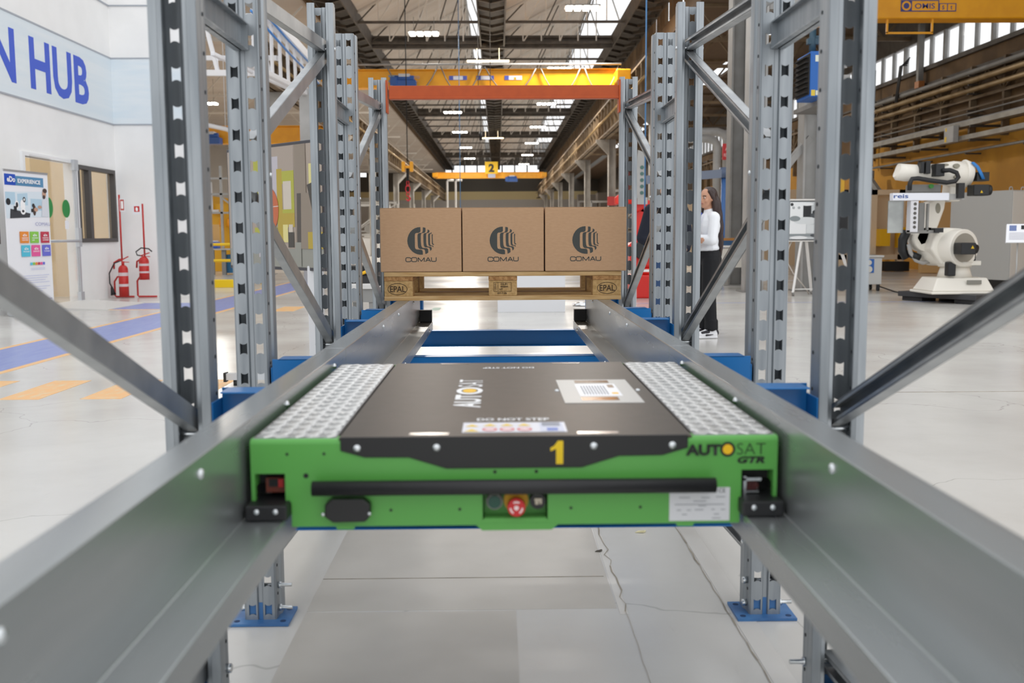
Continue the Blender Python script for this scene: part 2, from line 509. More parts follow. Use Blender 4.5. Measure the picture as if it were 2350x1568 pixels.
for xa, xb in ((-6.65, -5.6), (-.75, .35), (5.2, 6.3)):
    g = MB(); g.box(xa, xb, Y0, Y1, 10.05, 10.15); g.box(xa, xa + .06, Y0, Y1, 9.55, 10.05); g.box(xb - .06, xb, Y0, Y1, 9.55, 10.05)
    yy = Y0
    while yy < Y1:
        g.bar((xa + .06, yy, 9.62), ((xa + xb) / 2, yy + .5, 9.62), .09, .12); g.bar(((xa + xb) / 2, yy + .5, 9.62), (xb - .06, yy, 9.62), .09, .12)
        yy += 1.45
    g.build('valley_gutter', steel_dark, roof)
trm = M('white truss member', '#cfcac2', .6)
def truss(y, heavy=False):
    t = MB()
    for xa, xb in ((-5.6, -.75), (.35, 5.2)):
        t.bar((xa, y, 9.7), (xb, y, 9.7), .08, .1, 0)
        n = 5
        for k in range(n):
            x0 = xa + (xb - .75 - xa) * k / n; x1 = xa + (xb - .75 - xa) * (k + 1) / n
            z1 = 10.1 + 2.15 * (k + 1) / n
            t.bar((x1, y, 9.7), (x1, y, z1), .05, .05, 1)
            t.bar((x0, y, 9.7), (x1, y, z1), .04, .05, 1 if k % 2 else 0)
        t.bar((xa, y, 10.08), (xb - .75, y, 12.22), .07, .08, 1)
    t.build('truss', [steel_dark, trm], roof)
    if heavy:
        h = MB(); h.box(-5.6, 5.2, y + .25, y + .55, 9.5, 9.62); h.box(-5.6, 5.2, y + .25, y + .55, 9.95, 10.05)
        h.box(-5.6, 5.2, y + .37, y + .42, 9.62, 9.95); h.build('tie_beam', steel_dark, roof)
yy = 28.5; k = 0
while yy < 130:
    truss(yy, k % 3 == 1); yy += 4.3 + (0 if yy < 80 else 3); k += 1
# ---- right aisle roof and wall
mb = MB(); mb.box(6.3, 9.6, 15, 131, 8.3, 8.42); mb.box(10.3, 13.3, 15, 131, 8.3, 8.42)
struct('ceiling_right', mb, M('dark aisle roof', '#5c4a38', .8), label='dark roof of the right-hand aisle')
cr = bpy.data.objects['ceiling_right']
yy = 17
while yy < 78:
    t = MB(); t.bar((6.3, yy, 7.2), (13, yy, 7.2), .1, .12); t.bar((6.3, yy, 8.25), (13, yy, 8.25), .1, .1)
    for k in range(8):
        xa = 6.3 + .8375 * k
        t.bar((xa, yy, 7.2 if k % 2 else 8.25), (xa + .8375, yy, 8.25 if k % 2 else 7.2), .06, .07)
    t.build('truss', brown_m, cr); yy += 5.0
mb = MB(); mb.box(13, 13.2, 12, 131, 0, 4.0, 0); mb.box(13, 13.2, 12, 131, 4.0, 6.12, 1); mb.box(13, 13.2, 12, 131, 7.0, 8.4, 2); mb.box(13, 13.2, 71, 131, 6.12, 7.0, 2)
wr = struct('wall_right', mb, [ochre_m, brownwall, steel_dark], label='ochre and brown side wall of the hall with high windows')
mb = MB(); mb.box(12.9, 13, 12, 80, 6.0, 6.12); mb.box(12.95, 13, 12, 80, 5.55, 5.62); mb.build('ledge', steel_dark, wr)
yy = 12.4; k = 0; pg = None
while yy < 70:
    wdt = .12 if k % 3 == 0 else .045
    MB().box(12.98, 13.12, yy - wdt / 2, yy + wdt / 2, 6.12, 7.0).build('window_mullion', steel_mid, wr)
    MB().box(13.04, 13.05, yy + wdt / 2, yy + .93, 6.12, 7.0).build('pane', glass_m, wr)
    yy += .95; k += 1
# brown lattice below the windows
t = MB()
yy = 13
while yy < 70:
    t.bar((12.85, yy, 4.75), (12.85, yy + .9, 5.4), .05, .05); t.bar((12.85, yy + .9, 5.4), (12.85, yy + 1.8, 4.75), .05, .05)
    t.box(12.82, 12.99, yy - .05, yy + .05, 3.6, 5.6); yy += 1.8
t.box(12.8, 12.9, 12, 70, 4.7, 4.78); t.box(12.8, 12.9, 12, 70, 5.36, 5.44)
t.build('wall_lattice', brown_m, wr)
# ---- clerestory strips between the roofs
mb = MB(); mb.box(6.3, 6.4, 15, 131, 8.42, 8.9); mb.box(6.3, 6.4, 15, 131, 9.75, 10.15); mb.box(-6.8, -6.7, 26, 131, 9.3, 10.2)
yy = 15
while yy < 131:
    mb.box(6.28, 6.42, yy, yy + (1.15 if int(yy) % 3 else .5), 8.9, 9.75); yy += 1.45
struct('wall_clerestory', mb, brownwall, label='brown clerestory strip above the right aisle')
# ---- far end wall
grey_end = M('far wall grey', '#b9b5b0', .8); cream_end = M('far wall cream', '#d2c193', .8); dark_end = M('far wall dark', '#57534d', .8)
mb = MB()
mb.box(-22, 15, 131, 131.3, 0, 5.7, 0); mb.box(-22, 15, 131, 131.3, 5.7, 6.75, 1); mb.box(-22, 15, 131, 131.3, 6.75, 8.7, 2)
mb.box(-22, -18.4, 131, 131.3, 8.7, 10.1, 2); mb.box(-17.0, -7.5, 131, 131.3, 8.7, 10.1, 2); mb.box(5.5, 15, 131, 131.3, 8.7, 10.1, 2); mb.box(-22, 15, 131, 131.3, 10.1, 13, 2)
we = struct('wall_end', mb, [grey_end, cream_end, dark_end], label='far end wall of the hall with a strip of windows')
for k in range(9):
    x = -7.5 + 13 * k / 8
    MB().box(x - .09, x + .09, 130.9, 131.2, 8.7, 10.1).build('window_mullion', steel_dark, we)
    if k < 8: MB().box(x + .09, x + 13 / 8 - .09, 131.1, 131.12, 8.7, 10.1).build('pane', glass_m, we)
# ---- left aisle
mb = MB(); mb.box(-22, -6.75, 26, 131, 9.2, 9.3)
struct('ceiling_left', mb, roof_m, label='beige roof of the left-hand aisle')
cl = bpy.data.objects['ceiling_left']
yy = 29
while yy < 110:
    t = MB(); t.bar((-22, yy, 8.0), (-6.8, yy, 8.0), .09, .1)
    for k in range(14):
        xa = -22 + 1.085 * k
        t.bar((xa, yy, 8.0 if k % 2 else 9.15), (xa + 1.085, yy, 9.15 if k % 2 else 8.0), .05, .06)
    t.build('truss', trm, cl); yy += 7.0
mb = MB(); mb.box(-22, -21.8, 20, 131, 0, 4.2, 0); mb.box(-22, -21.8, 20, 131, 4.2, 9.3, 1)
struct('wall_side_left', mb, [M('yellow side wall', '#e0a81e', .7), grey_end], label='yellow and grey wall beyond the left aisle')
# ================================================================ RACK
UC = .012                     # rack centre line
UX = .752                     # upright centre offset
HU = 2.08
PIT = .0868
def upright_mesh():
    b = MB()
    def strip(ch, z0=0., z1=HU):
        for (xa, ya), (xb, yb) in zip(ch, ch[1:]):
            b.face([(xa, ya, z0), (xb, yb, z0), (xb, yb, z1), (xa, ya, z1)])
    left = [(-.024, .083), (-.024, .09), (-.033, .0925), (-.052, .09), (-.052, .05), (-.046, .041), (-.046, .003), (-.043, 0), (-.034, 0)]
    strip(left); strip([(-x, y) for x, y in left[::-1]])
    strip([(-.013, 0), (-.009, 0), (-.006, .006), (.006, .006), (.009, 0), (.013, 0)])
    zs = [.039 + PIT * k for k in range(24)]
    n = 5
    for s in (-1, 1):
        cx = s * .0235; hw = .0105
        def arc(i): return .0045 * (1 - (2 * i / n - 1) ** 2)
        prev = None
        for k in range(len(zs) + 1):
            zb = (lambda i: 0.) if k == 0 else (lambda i, z=zs[k - 1]: z + .017 - arc(i))
            zt = (lambda i: HU) if k == len(zs) else (lambda i, z=zs[k]: z - .017 + arc(i))
            for i in range(n):
                xa = cx - hw + 2 * hw * i / n; xb = cx - hw + 2 * hw * (i + 1) / n
                b.face([(xa, 0, zb(i)), (xb, 0, zb(i + 1)), (xb, 0, zt(i + 1)), (xa, 0, zt(i))])
    for k in range(23):
        z = .082 + PIT * k
        for s in (-1, 1):
            b.cyl((s * .0448, .021, z), (s * .0478, .021, z), .0038, n=8, m=1)
    return b.mesh('upright', [galv, galv_in])
UP_ME = upright_mesh()
bp = MB(); bp.box(-.088, .088, -.035, .105, .001, .009)
for sx in (-1, 1):
    for yy in (-.012, .082):
        bp.cyl((sx * .068, yy, .0091), (sx * .068, yy, .0096), .009, n=12, m=1)
bp.box(-.047, .047, .004, .006, .009, .06)
BP_ME = bp.mesh('base_plate', [plate_blue, M('hole blue dark', '#17345c', .8)])
bl = MB()
for z in (.035, .105):
    bl.cyl((-.06, .03, z), (.088, .03, z), .006, n=8)
    bl.cyl((.048, .03, z), (.057, .03, z), .011, n=6); bl.cyl((-.062, .03, z), (-.048, .03, z), .011, n=6)
BL_ME = bl.mesh('foot_bolt', [bolt_m])
def channel(p0, p1, name, parent):
    b = MB()
    b.bar(p0, p1, .003, .046, side=(1, 0, 0), off=(.014, 0))
    b.bar(p0, p1, .030, .003, side=(1, 0, 0), off=(0, .0215)); b.bar(p0, p1, .030, .003, side=(1, 0, 0), off=(0, -.0215))
    b.bar(p0, p1, .003, .009, side=(1, 0, 0), off=(-.0135, .017)); b.bar(p0, p1, .003, .009, side=(1, 0, 0), off=(-.0135, -.017))
    return b.build(name, brace_m, parent)
def frame(side, yf, yr, label):
    x = UC + side * UX
    r = thing('upright_frame', label, 'rack frame', (x, (yf + yr) / 2, 0), group='upright frames of the shuttle rack')
    for yy, rz in ((yf, 0.), (yr, PI)):
        u = inst('upright', UP_ME, r, (0, yy - r.location.y, 0), rz)
        sm = u.modifiers.new('sheet', 'SOLIDIFY'); sm.thickness = .0024; sm.offset = 0
        inst('base_plate', BP_ME, u); inst('foot_bolt', BL_ME, u)
    a, b = yf + .05, yr - .05
    for p, q in (((a, .17), (b, .12)), ((a, .25), (b, .665)), ((b, .715), (a, 1.25)), ((a, 1.40), (b, 1.875)), ((b, 1.915), (a, 1.83))):
        channel((x, p[0], p[1]), (x, q[0], q[1]), 'brace', r)
    for yy, z in ((yr - .072, .69), (yr - .072, 1.9), (yf + .072, 1.32), (yf + .072, .21)):
        bo = MB()
        for s in (-1, 1): bo.dome((x + s * .0525, yy, z), (s, 0, 0), .008)
        bo.cyl((x - .053, yy, z), (x + .053, yy, z), .0045, n=8)
        bo.build('brace_bolt', bolt_m, r)
    return r
FR = [(.973, 2.35, 'nearest'), (2.868, 4.245, 'middle'), (4.77, 6.17, 'farthest')]
for yf, yr, nm in FR:
    frame(-1, yf, yr, '%s galvanised upright frame on the left of the rack, slotted posts with diagonal braces' % nm)
    frame(1, yf, yr, '%s galvanised upright frame on the right of the rack, slotted posts with diagonal braces' % nm)
for side, nm in ((-1, 'left'), (1, 'right')):
    for ya, yb, lab in ((2.345, 2.868, 'between the nearest and middle'), (4.24, 4.77, 'between the middle and farthest')):
        x = UC + side * UX
        b = MB(); b.box(x - .02, x + .02, ya + .006, ya + .01, 1.66, 1.735); b.box(x - .02, x + .02, yb - .01, yb - .006, 1.66, 1.735)
        b.box(x - .0025, x + .0025, ya + .01, yb - .01, 1.66, 1.735); b.box(x - .02, x + .02, ya + .01, yb - .01, 1.731, 1.735); b.box(x - .02, x + .02, ya + .01, yb - .01, 1.66, 1.664)
        o = b.build('row_spacer', galv)
        tag(o, 'grey steel spacer %s frames on the %s of the rack' % (lab, nm), 'spacer', 'row spacers of the rack')

# ---- blue cross beams
def cross_beam(y, back, label):
    r = thing('cross_beam', label, 'beam', (UC, y + .04, .46), group='blue cross beams under the rails')
    b = MB()
    yp = y + .0755 if back else y
    T0, T1 = .50, .699
    for s in (-1, 1):
        b.box(UC + s * T0, UC + s * (T1 - .004), yp, yp + .004, .462, .789)
        b.box(UC + s * T0, UC + s * (T1 - .02), y, y + .0795, .785, .789)
        b.box(UC + s * (T1 - .004), UC + s * T1, y, y + .0795, .462, .765)
        b.box(UC + s * T0, UC + s * (T0 + .004), y, y + .0795, .56, .785)
    b.box(UC - T0, UC + T0, yp, yp + .004, .462, .56)
    b.box(UC - T0, UC + T0, y, y + .0795, .556, .56)
    b.box(UC - T1, UC + T1, y, y + .0795, .462, .466)
    b.build('beam_body', blue_m, r, bevel=.0016)
    for s in (-1, 1):
        yy = y + .04
        for z in (.70, .56):
            bo = MB()
            bo.cyl((UC + s * (T1 - .02), yy, z), (UC + s * (T1 - .003), yy, z), .012, n=6)
            bo.cyl((UC + s * (T1 - .035), yy, z), (UC + s * (T1 - .02), yy, z), .006, n=8)
            bo.build('beam_bolt', bolt_m, r)
for y, back, nm in ((.973, False, 'hidden beside the camera, first'), (2.262, True, 'second'), (2.868, False, 'third'), (4.157, True, 'fourth'), (4.77, False, 'fifth'), (6.082, True, 'sixth and farthest')):
    if y < 1: continue
    cross_beam(y, back, 'blue powder-coated cross beam carrying the rails, %s along the lane' % {'second': 'nearest', 'third': 'second', 'fourth': 'third', 'fifth': 'fourth', 'sixth and farthest': 'farthest'}[nm])

# ---- shuttle rails
RP = [(.479, .8137), (.542, .8137), (.542, .8097), (.483, .8097), (.483, .643), (.411, .643), (.411, .599), (.407, .599), (.407, .647), (.479, .647)]
for s, nm in ((-1, 'left'), (1, 'right')):
    r = thing('shuttle_rail', 'long folded steel shuttle rail on the %s of the lane' % nm, 'rail', (s * .479, 3, .6), group='pair of shuttle rails')
    poly = [(s * a, z) for a, z in RP]
    for ya, yb in ((.12, 2.929), (2.931, 5.75)):
        MB().xz(poly, ya, yb).build('rail_section', rail_m, r, bevel=.0018)
    for yy in (.87, 1.48, 2.1, 2.72, 3.9, 4.5, 5.3):
        MB().dome((s * .479, yy, .787), (-s, 0, 0), .0085, .006).build('bolt_head', bolt_m, r)
    for yy in (4.02, 5.45):
        MB().dome((s * .407, yy, .622), (-s, 0, 0), .0085, .006).build('bolt_head', bolt_m, r)
    MB().box(s * .409, s * .478, 5.69, 5.745, .648, .716).build('end_stop', rubber_m, r, bevel=.003)['label'] = 'black rubber end stop'

# ---- orange beam between the far uprights
r = thing('rack_beam', 'orange steel beam spanning between the farthest uprights', 'beam', (UC, 6.1, 1.9))
b = MB(); b.box(UC - .68, UC + .69, 6.05, 6.10, 1.95, 2.028); b.box(UC - .68, UC + .69, 6.045, 6.05, 1.95, 1.965)
b.build('beam_box', orange_m, r, bevel=.002)
for s in (-1, 1):
    b = MB(); b.box(UC + s * .689, UC + s * .699, 6.04, 6.12, 1.87, 2.06); b.build('end_connector', orange_m, r, bevel=.002)

# ================================================================ PALLET AND BOXES
PX, PY, PZ = -.003, 5.04, .8142
r = thing('pallet', 'wooden four-way pallet resting on the rails under the cartons', 'pallet', (PX, PY + .4, PZ))
for k, (ya, yb) in enumerate(((0, .145), (.18, .28), (.3275, .4725), (.52, .62), (.655, .8))):
    MB().box(PX - .6, PX + .6, PY + ya, PY + yb, PZ + .122, PZ + .144).build('deck_board', wood_m, r, bevel=.0015)
for k, x in enumerate((-.6, -.0725, .455)):
    MB().box(PX + x, PX + x + .145, PY + .002, PY + .798, PZ + .1, PZ + .1215).build('stringer_board', wood_y, r, bevel=.0015)
    for yy in (.003, .35, .697):
        MB().box(PX + x + .001, PX + x + .144, PY + yy, PY + yy + .1, PZ + .0225, PZ + .0995).build('block', chip_m, r, bevel=.002)
for ya, yb in ((0, .1), (.3275, .4725), (.7, .8)):
    MB().box(PX - .6, PX + .6, PY + ya, PY + yb, PZ, PZ + .022).build('bottom_board', wood_m, r, bevel=.0015)
stamp = M('stamp ink', '#3d2c1c', .8)
blocks = [o for o in r.children if o.name.startswith('block')]
def ring(mb, cx, cz, rx, rz, t, y, n=40):
    for k in range(n):
        a, c = 2 * PI * k / n, 2 * PI * (k + 1) / n
        mb.face([(cx + rx * math.cos(a), y, cz + rz * math.sin(a)), (cx + rx * math.cos(c), y, cz + rz * math.sin(c)),
                 (cx + (rx - t) * math.cos(c), y, cz + (rz - t) * math.sin(c)), (cx + (rx - t) * math.cos(a), y, cz + (rz - t) * math.sin(a))])
yf = PY + .0022
for x in (-.533, .528):
    q = MB(); ring(q, PX + x, PZ + .059, .05, .030, .0028, yf); q.build('oval_mark', stamp, r)
    text('stamp_lettering', 'EPAL', .043, stamp, r, (PX + x, yf, PZ + .0445), (1, 0, 0), (0, 0, 1), bold=.0004, align='CENTER', sx=.86)
q = MB(); y2 = yf
x0, x1, z0, z1, t = PX - .047, PX + .043, PZ + .044, PZ + .091, .0016
q.box(x0, x1, y2, y2 + .0003, z1 - t, z1); q.box(x0, x1, y2, y2 + .0003, z0, z0 + t); q.box(x0, x0 + t, y2, y2 + .0003, z0, z1); q.box(x1 - t, x1, y2, y2 + .0003, z0, z1)
q.box(x0 + .021, x0 + .021 + t, y2, y2 + .0003, z0, z1)
q.box(x0 + .011, x0 + .0122, y2, y2 + .0003, z0 + .004, z1 - .005); q.box(x0 + .004, x0 + .0175, y2, y2 + .0003, z0 + .011, z0 + .012)
for k in range(4): q.box(x0 + .004, x0 + .011, y2, y2 + .0003, z0 + .016 + .007 * k, z0 + .018 + .007 * k)
q.build('stamp_frame', stamp, r)
for s_, dx, dz, sz in (('DE-BY', -.010, .0775, .0125), ('493044', -.012, .0645, .0125), ('HT', -.018, .051, .0125), ('031-7-06', -.028, .0315, .013)):
    text('stamp_lettering', s_, sz, stamp, r, (PX + dx, yf, PZ + dz), (1, 0, 0), (0, 0, 1), bold=.0002)

LOGO = [
 [(750,252),(752,385),(735,415),(690,440),(622,442),(590,455),(570,485),(566,540),(566,890),(575,940),(595,968),(640,980),(755,985),(795,1000),(812,1030),(818,1060),(818,1150),(730,1150),(640,1133),(560,1100),(480,1045),(410,965),(360,880),(332,790),(322,700),(334,600),(368,500),(420,412),(490,340),(570,290),(660,260)],
 [(830,262),(880,268),(915,282),(915,370),(905,410),(880,438),(800,448),(772,470),(760,520),(758,720),(770,850),(790,905),(825,930),(935,935),(970,950),(990,980),(995,1080),(950,1112),(900,1130),(892,1030),(875,990),(835,970),(735,968),(690,945),(668,905),(660,850),(652,600),(655,510),(670,470),(705,448),(790,440),(815,415),(828,370)],
 [(982,330),(1015,345),(1042,368),(1038,410),(1015,440),(955,452),(935,480),(930,560),(930,760),(945,850),(975,885),(1060,892),(1095,905),(1107,940),(1105,985),(1060,1030),(1052,980),(1035,935),(1000,915),(900,910),(870,890),(850,840),(842,700),(842,530),(850,480),(875,455),(930,445),(965,425),(980,385)],
 [(1095,418),(1115,450),(1100,468),(1065,475),(1055,510),(1055,780),(1065,830),(1090,852),(1140,856),(1168,875),(1150,915),(1140,885),(1110,875),(1050,872),(1015,850),(1000,800),(996,700),(996,520),(1005,478),(1030,458),(1070,450),(1088,436)],
 [(1112,490),(1135,485),(1148,495),(1142,560),(1145,770),(1155,800),(1185,812),(1185,830),(1150,832),(1125,815),(1114,780)]]
COM = {  # square lettering strokes on a 1568 grid
 'C': [(425,1290),(420,1258),(395,1245),(300,1243),(272,1255),(264,1285),(264,1340),(275,1368),(300,1376),(395,1376),(420,1362),(425,1335)],
 'O': [(535,1243),(590,1243),(612,1255),(618,1285),(618,1335),(610,1365),(585,1376),(485,1376),(460,1365),(450,1335),(450,1285),(458,1255),(485,1243),(536,1243)],
 'M': [(664,1380),(664,1245),(765,1365),(862,1245),(862,1380)],
 'A': [(905,1380),(985,1243),(1065,1380)], 'a': [(940,1335),(1030,1335)],
 'U': [(1092,1238),(1092,1335),(1102,1362),(1130,1370),(1215,1370),(1238,1360),(1246,1335),(1246,1238)]}
def carton(cx, w2, label, dy):
    h = .321; y0 = PY - .004 + dy
    r = thing('carton', label, 'carton', (cx, y0 + .4, PZ + .1455), group='cartons on the pallet')
    z0 = PZ + .1455
    b = MB(); b.box(cx - w2, cx + w2, y0, y0 + .8, z0, z0 + h - .003); b.build('carton_body', card_m, r, bevel=.004)
    f = MB(); f.box(cx - w2 + .001, cx - .001, y0 + .001, y0 + .799, z0 + h - .003, z0 + h); f.box(cx + .001, cx + w2 - .001, y0 + .001, y0 + .799, z0 + h - .003, z0 + h)
    f.build('top_flap', card_m, r)
    k = .0001557            # metres per drawing unit (110 px crop on 1568)
    def T(p): return (cx + (p[0] - 760) * k, z0 + .136 - (p[1] - 700) * k * .99 + .02)
    q = MB()
    for P in LOGO: q.xz([T(p) for p in P], y0 - .0006, y0 - .0001)
    q.build('printed_emblem', ink_m, r)
    q = MB()
    for P in COM.values():
        for a, c in zip(P, P[1:]):
            A, Bq = T(a), T(c); q.bar((A[0], y0 - .0003, A[1]), (Bq[0], y0 - .0003, Bq[1]), .0006, .0042, side=(0, 1, 0))
    q.build('printed_lettering', ink_m, r)
carton(PX - .411, .204, 'left one of three brown printed cartons on the pallet', .003)
carton(PX + .003, .205, 'middle one of three brown printed cartons on the pallet', 0)
carton(PX + .419, .205, 'right one of three brown printed cartons on the pallet', -.004)
# ================================================================ SHUTTLE
def textfit(name, body, mt, parent, o, u, v, wd, ht, bold=0.0, shear=0.0, lift=.0004):
    """lettering scaled to exactly wd x ht, lower left corner at o"""
    ob = text(name, body, 1.0, mt, parent, (0, 0, 0), (1, 0, 0), (0, 1, 0), bold=bold, shear=shear, ext=0, local=True)
    me = ob.data
    xs = [q.co.x for q in me.vertices]; ys = [q.co.y for q in me.vertices]
    x0, x1, y0, y1 = min(xs), max(xs), min(ys), max(ys)
    u = Vector(u).normalized(); v = Vector(v).normalized(); n = u.cross(v)
    base = Vector(o) - worigin(parent)
    for q in me.vertices:
        q.co = base + u * ((q.co.x - x0) / (x1 - x0) * wd) + v * ((q.co.y - y0) / (y1 - y0) * ht) + n * lift
    return ob
SY = 1.735
def FX(x, y): return .0007755 * x - 4.4e-6 * y - .9080614
def FZ(x, y): return -7.1e-6 * x - .0007913 * y + 1.5899228
def FP(x, y): return (FX(x, y), FZ(x, y))
sh = thing('pallet_shuttle', 'green and black pallet shuttle running between the two rails', 'shuttle', (0, 2.25, .62))
dark_in = M('dark machine inside', '#101113', .6)
# front panel
hl = [(-.461, -.408, .665, .725), (.404, .461, .665, .725), (-.056, .056, .640, .689), (-.5, -.398, .5, .672), (.402, .5, .5, .672)]
xs = [-.468, -.461, -.408, -.398, -.056, .056, .402, .404, .461, .468]; zs = [.628, .640, .665, .672, .689, .725, .777]
b = MB()
for i in range(len(xs) - 1):
    for k in range(len(zs) - 1):
        cx = (xs[i] + xs[i + 1]) / 2; cz = (zs[k] + zs[k + 1]) / 2
        if any(a < cx < c and d < cz < e for a, c, d, e in hl): continue
        b.box(xs[i], xs[i + 1], SY, SY + .012, zs[k], zs[k + 1])
n = 6
for i in range(n):                                    # rolled top edge
    a0, a1 = PI / 2 * i / n, PI / 2 * (i + 1) / n
    p = [(SY + .009 - .009 * math.cos(a), .777 + .009 * math.sin(a)) for a in (a0, a1)]
    b.face([(-.468, p[0][0], p[0][1]), (.468, p[0][0], p[0][1]), (.468, p[1][0], p[1][1]), (-.468, p[1][0], p[1][1])], smooth=True)
b.box(-.468, .468, SY + .009, SY + .03, .777, .786)
b.xz([FP(1083, 1202), FP(1102, 1218), FP(1262, 1216), FP(1280, 1200)], SY - .0006, SY + .0125)
b.xz([FP(764, 1205), FP(768, 1216), FP(806, 1216), FP(811, 1205)], SY - .0006, SY + .0125)
b.xz([FP(1548, 1198), FP(1552, 1208), FP(1588, 1208), FP(1592, 1198)], SY - .0006, SY + .0125)
b.build('front_panel', green_m, sh)
b = MB(); b.box(-.056, .056, SY + .03, SY + .034, .638, .69); b.box(-.058, -.056, SY, SY + .034, .638, .69); b.box(.056, .058, SY, SY + .034, .638, .69)
b.box(-.056, .056, SY + .002, SY + .034, .638, .641); b.build('button_recess', green_m, sh)
b = MB(); b.box(-.462, .462, SY + .04, 2.75, .70, .782); b.box(-.393, .393, SY + .04, 2.75, .635, .70); b.build('chassis', dark_in, sh)
b = MB(); b.box(-.468, -.462, SY + .02, 2.755, .70, .784); b.box(.462, .468, SY + .02, 2.755, .70, .784); b.box(-.468, .468, 2.75, 2.756, .64, .785)
b.build('side_panel', green_m, sh)
hp = MB()
for x, y, rr in ((657, 1043, 3.5), (741, 1042, 3.5), (699, 1092, 6), (1131, 1083, 4), (1226, 1082, 4), (892, 1171, 3.5), (1050, 1169, 3.5), (1306, 1166, 3.5), (1466, 1164, 3.5), (1131, 1206, 5), (1228, 1205, 5)):
    hp.cyl((FX(x, y), SY - .0004, FZ(x, y)), (FX(x, y), SY + .001, FZ(x, y)), rr * .00078, n=10)
hp.build('panel_hole', dark_in, sh)
# top cover with front flap
b = MB(); b.box(-.312, .315, SY + .001, 2.76, .7835, .7885); b.build('top_cover', cover_m, sh, bevel=.0015)
b = MB(); b.xz([FP(779, 1004), FP(779, 1035), FP(834, 1050), FP(935, 1050), FP(1020, 1075), FP(1330, 1072), FP(1415, 1046), FP(1515, 1044), FP(1573, 1027), FP(1573, 997)], SY - .003, SY - .0002)
b.build('cover_flap', black_m, sh, bevel=.0012)
for x, y in ((817, 1029), (998, 1027), (1357, 1023), (1537, 1021)):
    MB().dome((FX(x, y), SY - .003, FZ(x, y)), (0, -1, 0), .0076, .005).build('flap_screw', bolt_m, sh)
# tread plates with raised bars
for xa, xb in ((-.466, -.317), (.320, .466)):
    pl = MB().box(xa, xb, SY + .012, 2.757, .783, .7868).build('tread_plate', tread_m, sh, bevel=.001)
    t = MB(); nx = 5; cw = (xb - xa) / (nx + .3); ny = 39; ch = 1.0 / ny
    for i in range(nx):
        for j in range(ny):
            cx = xa + cw * (i + .65); cy = SY + .022 + ch * (j + .3)
            sg = 1 if (i + j) % 2 else -1
            ang = sg * .62; dx, dy = math.cos(ang), math.sin(ang)
            for k in range(5):
                o = (k - 2) * .0046
                px, py = cx - dy * o * sg * sg, cy + dx * o
                L = .0118; wd = .0015
                a = [(px - dx * L - dy * wd, py - dy * L + dx * wd), (px - dx * L + dy * wd, py - dy * L - dx * wd),
                     (px + dx * L + dy * wd, py + dy * L - dx * wd), (px + dx * L - dy * wd, py + dy * L + dx * wd)]
                e = [((p[0] - px) * .72 + px, (p[1] - py) * .72 + py) for p in a]
                zb, zt = .7867, .7888
                for q in range(4):
                    r2 = (q + 1) % 4
                    t.face([(a[q][0], a[q][1], zb), (a[r2][0], a[r2][1], zb), (e[r2][0], e[r2][1], zt), (e[q][0], e[q][1], zt)])
                t.face([(p[0], p[1], zt) for p in e])
    t.build('tread_bars', treadbar_m, pl, kind='stuff')
# bumper bar
b = MB(); b.cyl((-.355, 1.707, .7045), (.352, 1.707, .7045), .0133, n=24); b.build('bumper_bar', rubber_m, sh)
b = MB(); b.cyl((-.30, 1.707, .7045), (-.30, SY, .7045), .006); b.cyl((.30, 1.707, .7045), (.30, SY, .7045), .006); b.build('bumper_post', dark_in, sh)
# connector box
b = MB(); b.xz([FP(745, 1152), FP(760, 1139), FP(832, 1138), FP(848, 1151), FP(848, 1178), FP(836, 1191), FP(763, 1193), FP(744, 1180)], SY - .022, SY - .0002)
cb = b.build('connector_box', black_m, sh, bevel=.003)
b = MB()
for x, y in ((741, 1173), (846, 1171)): b.dome((FX(x, y), SY - .022, FZ(x, y)), (0, -1, 0), .0036, .003)
b.build('screw', bolt_m, cb)
# push buttons
gx, gz = FP(1130, 1156); b = MB(); b.cyl((gx, SY + .012, gz), (gx, SY + .03, gz), .0145, n=24, m=0); b.cyl((gx, SY + .008, gz), (gx, SY + .012, gz), .0115, n=24, m=1)
b.build('start_button', [steel_mid, M('dark green cap', '#0b4a3a', .35)], sh)
gx, gz = FP(1180, 1155); b = MB(); b.cyl((gx, SY + .02, gz), (gx, SY + .029, gz), .0222, n=28); es = b.build('stop_collar', M('yellow collar', '#d9a514', .5), sh)
gz -= .005; b = MB(); b.cyl((gx, SY - .004, gz), (gx, SY + .02, gz), .011, n=20); b.cyl((gx, SY - .014, gz), (gx, SY - .002, gz), .0155, .0165, n=28); sb = b.build('stop_button', M('stop red', '#c61d22', .35), sh)
b = MB(); yy = SY - .0146
b.cyl((gx, yy, gz), (gx, SY - .014, gz), .0042, n=16)
for a0 in (60, 180, 300):
    for k in range(5):
        a, c = math.radians(a0 + k * 12), math.radians(a0 + (k + 1) * 12)
        b.face([(gx + .009 * math.cos(a), yy, gz + .009 * math.sin(a)), (gx + .009 * math.cos(c), yy, gz + .009 * math.sin(c)),
                (gx + .012 * math.cos(c), yy, gz + .012 * math.sin(c)), (gx + .012 * math.cos(a), yy, gz + .012 * math.sin(a))])
b.build('stop_mark', M('pale button mark', '#f2dcdc', .5), sb)
gx, gz = FP(1230, 1153); b = MB(); b.cyl((gx, SY + .006, gz), (gx, SY + .03, gz), .014, n=24); kb = b.build('key_switch', black_m, sh)
b = MB(); b.box(gx - .006, gx + .007, SY + .003, SY + .006, gz + .001, gz + .006); b.box(gx - .005, gx + .001, SY + .003, SY + .006, gz - .005, gz + .001); b.box(gx + .003, gx + .007, SY + .003, SY + .006, gz - .004, gz + .001)
b.build('key_slot', M('key metal', '#b8ae9c', .4, .4), kb)
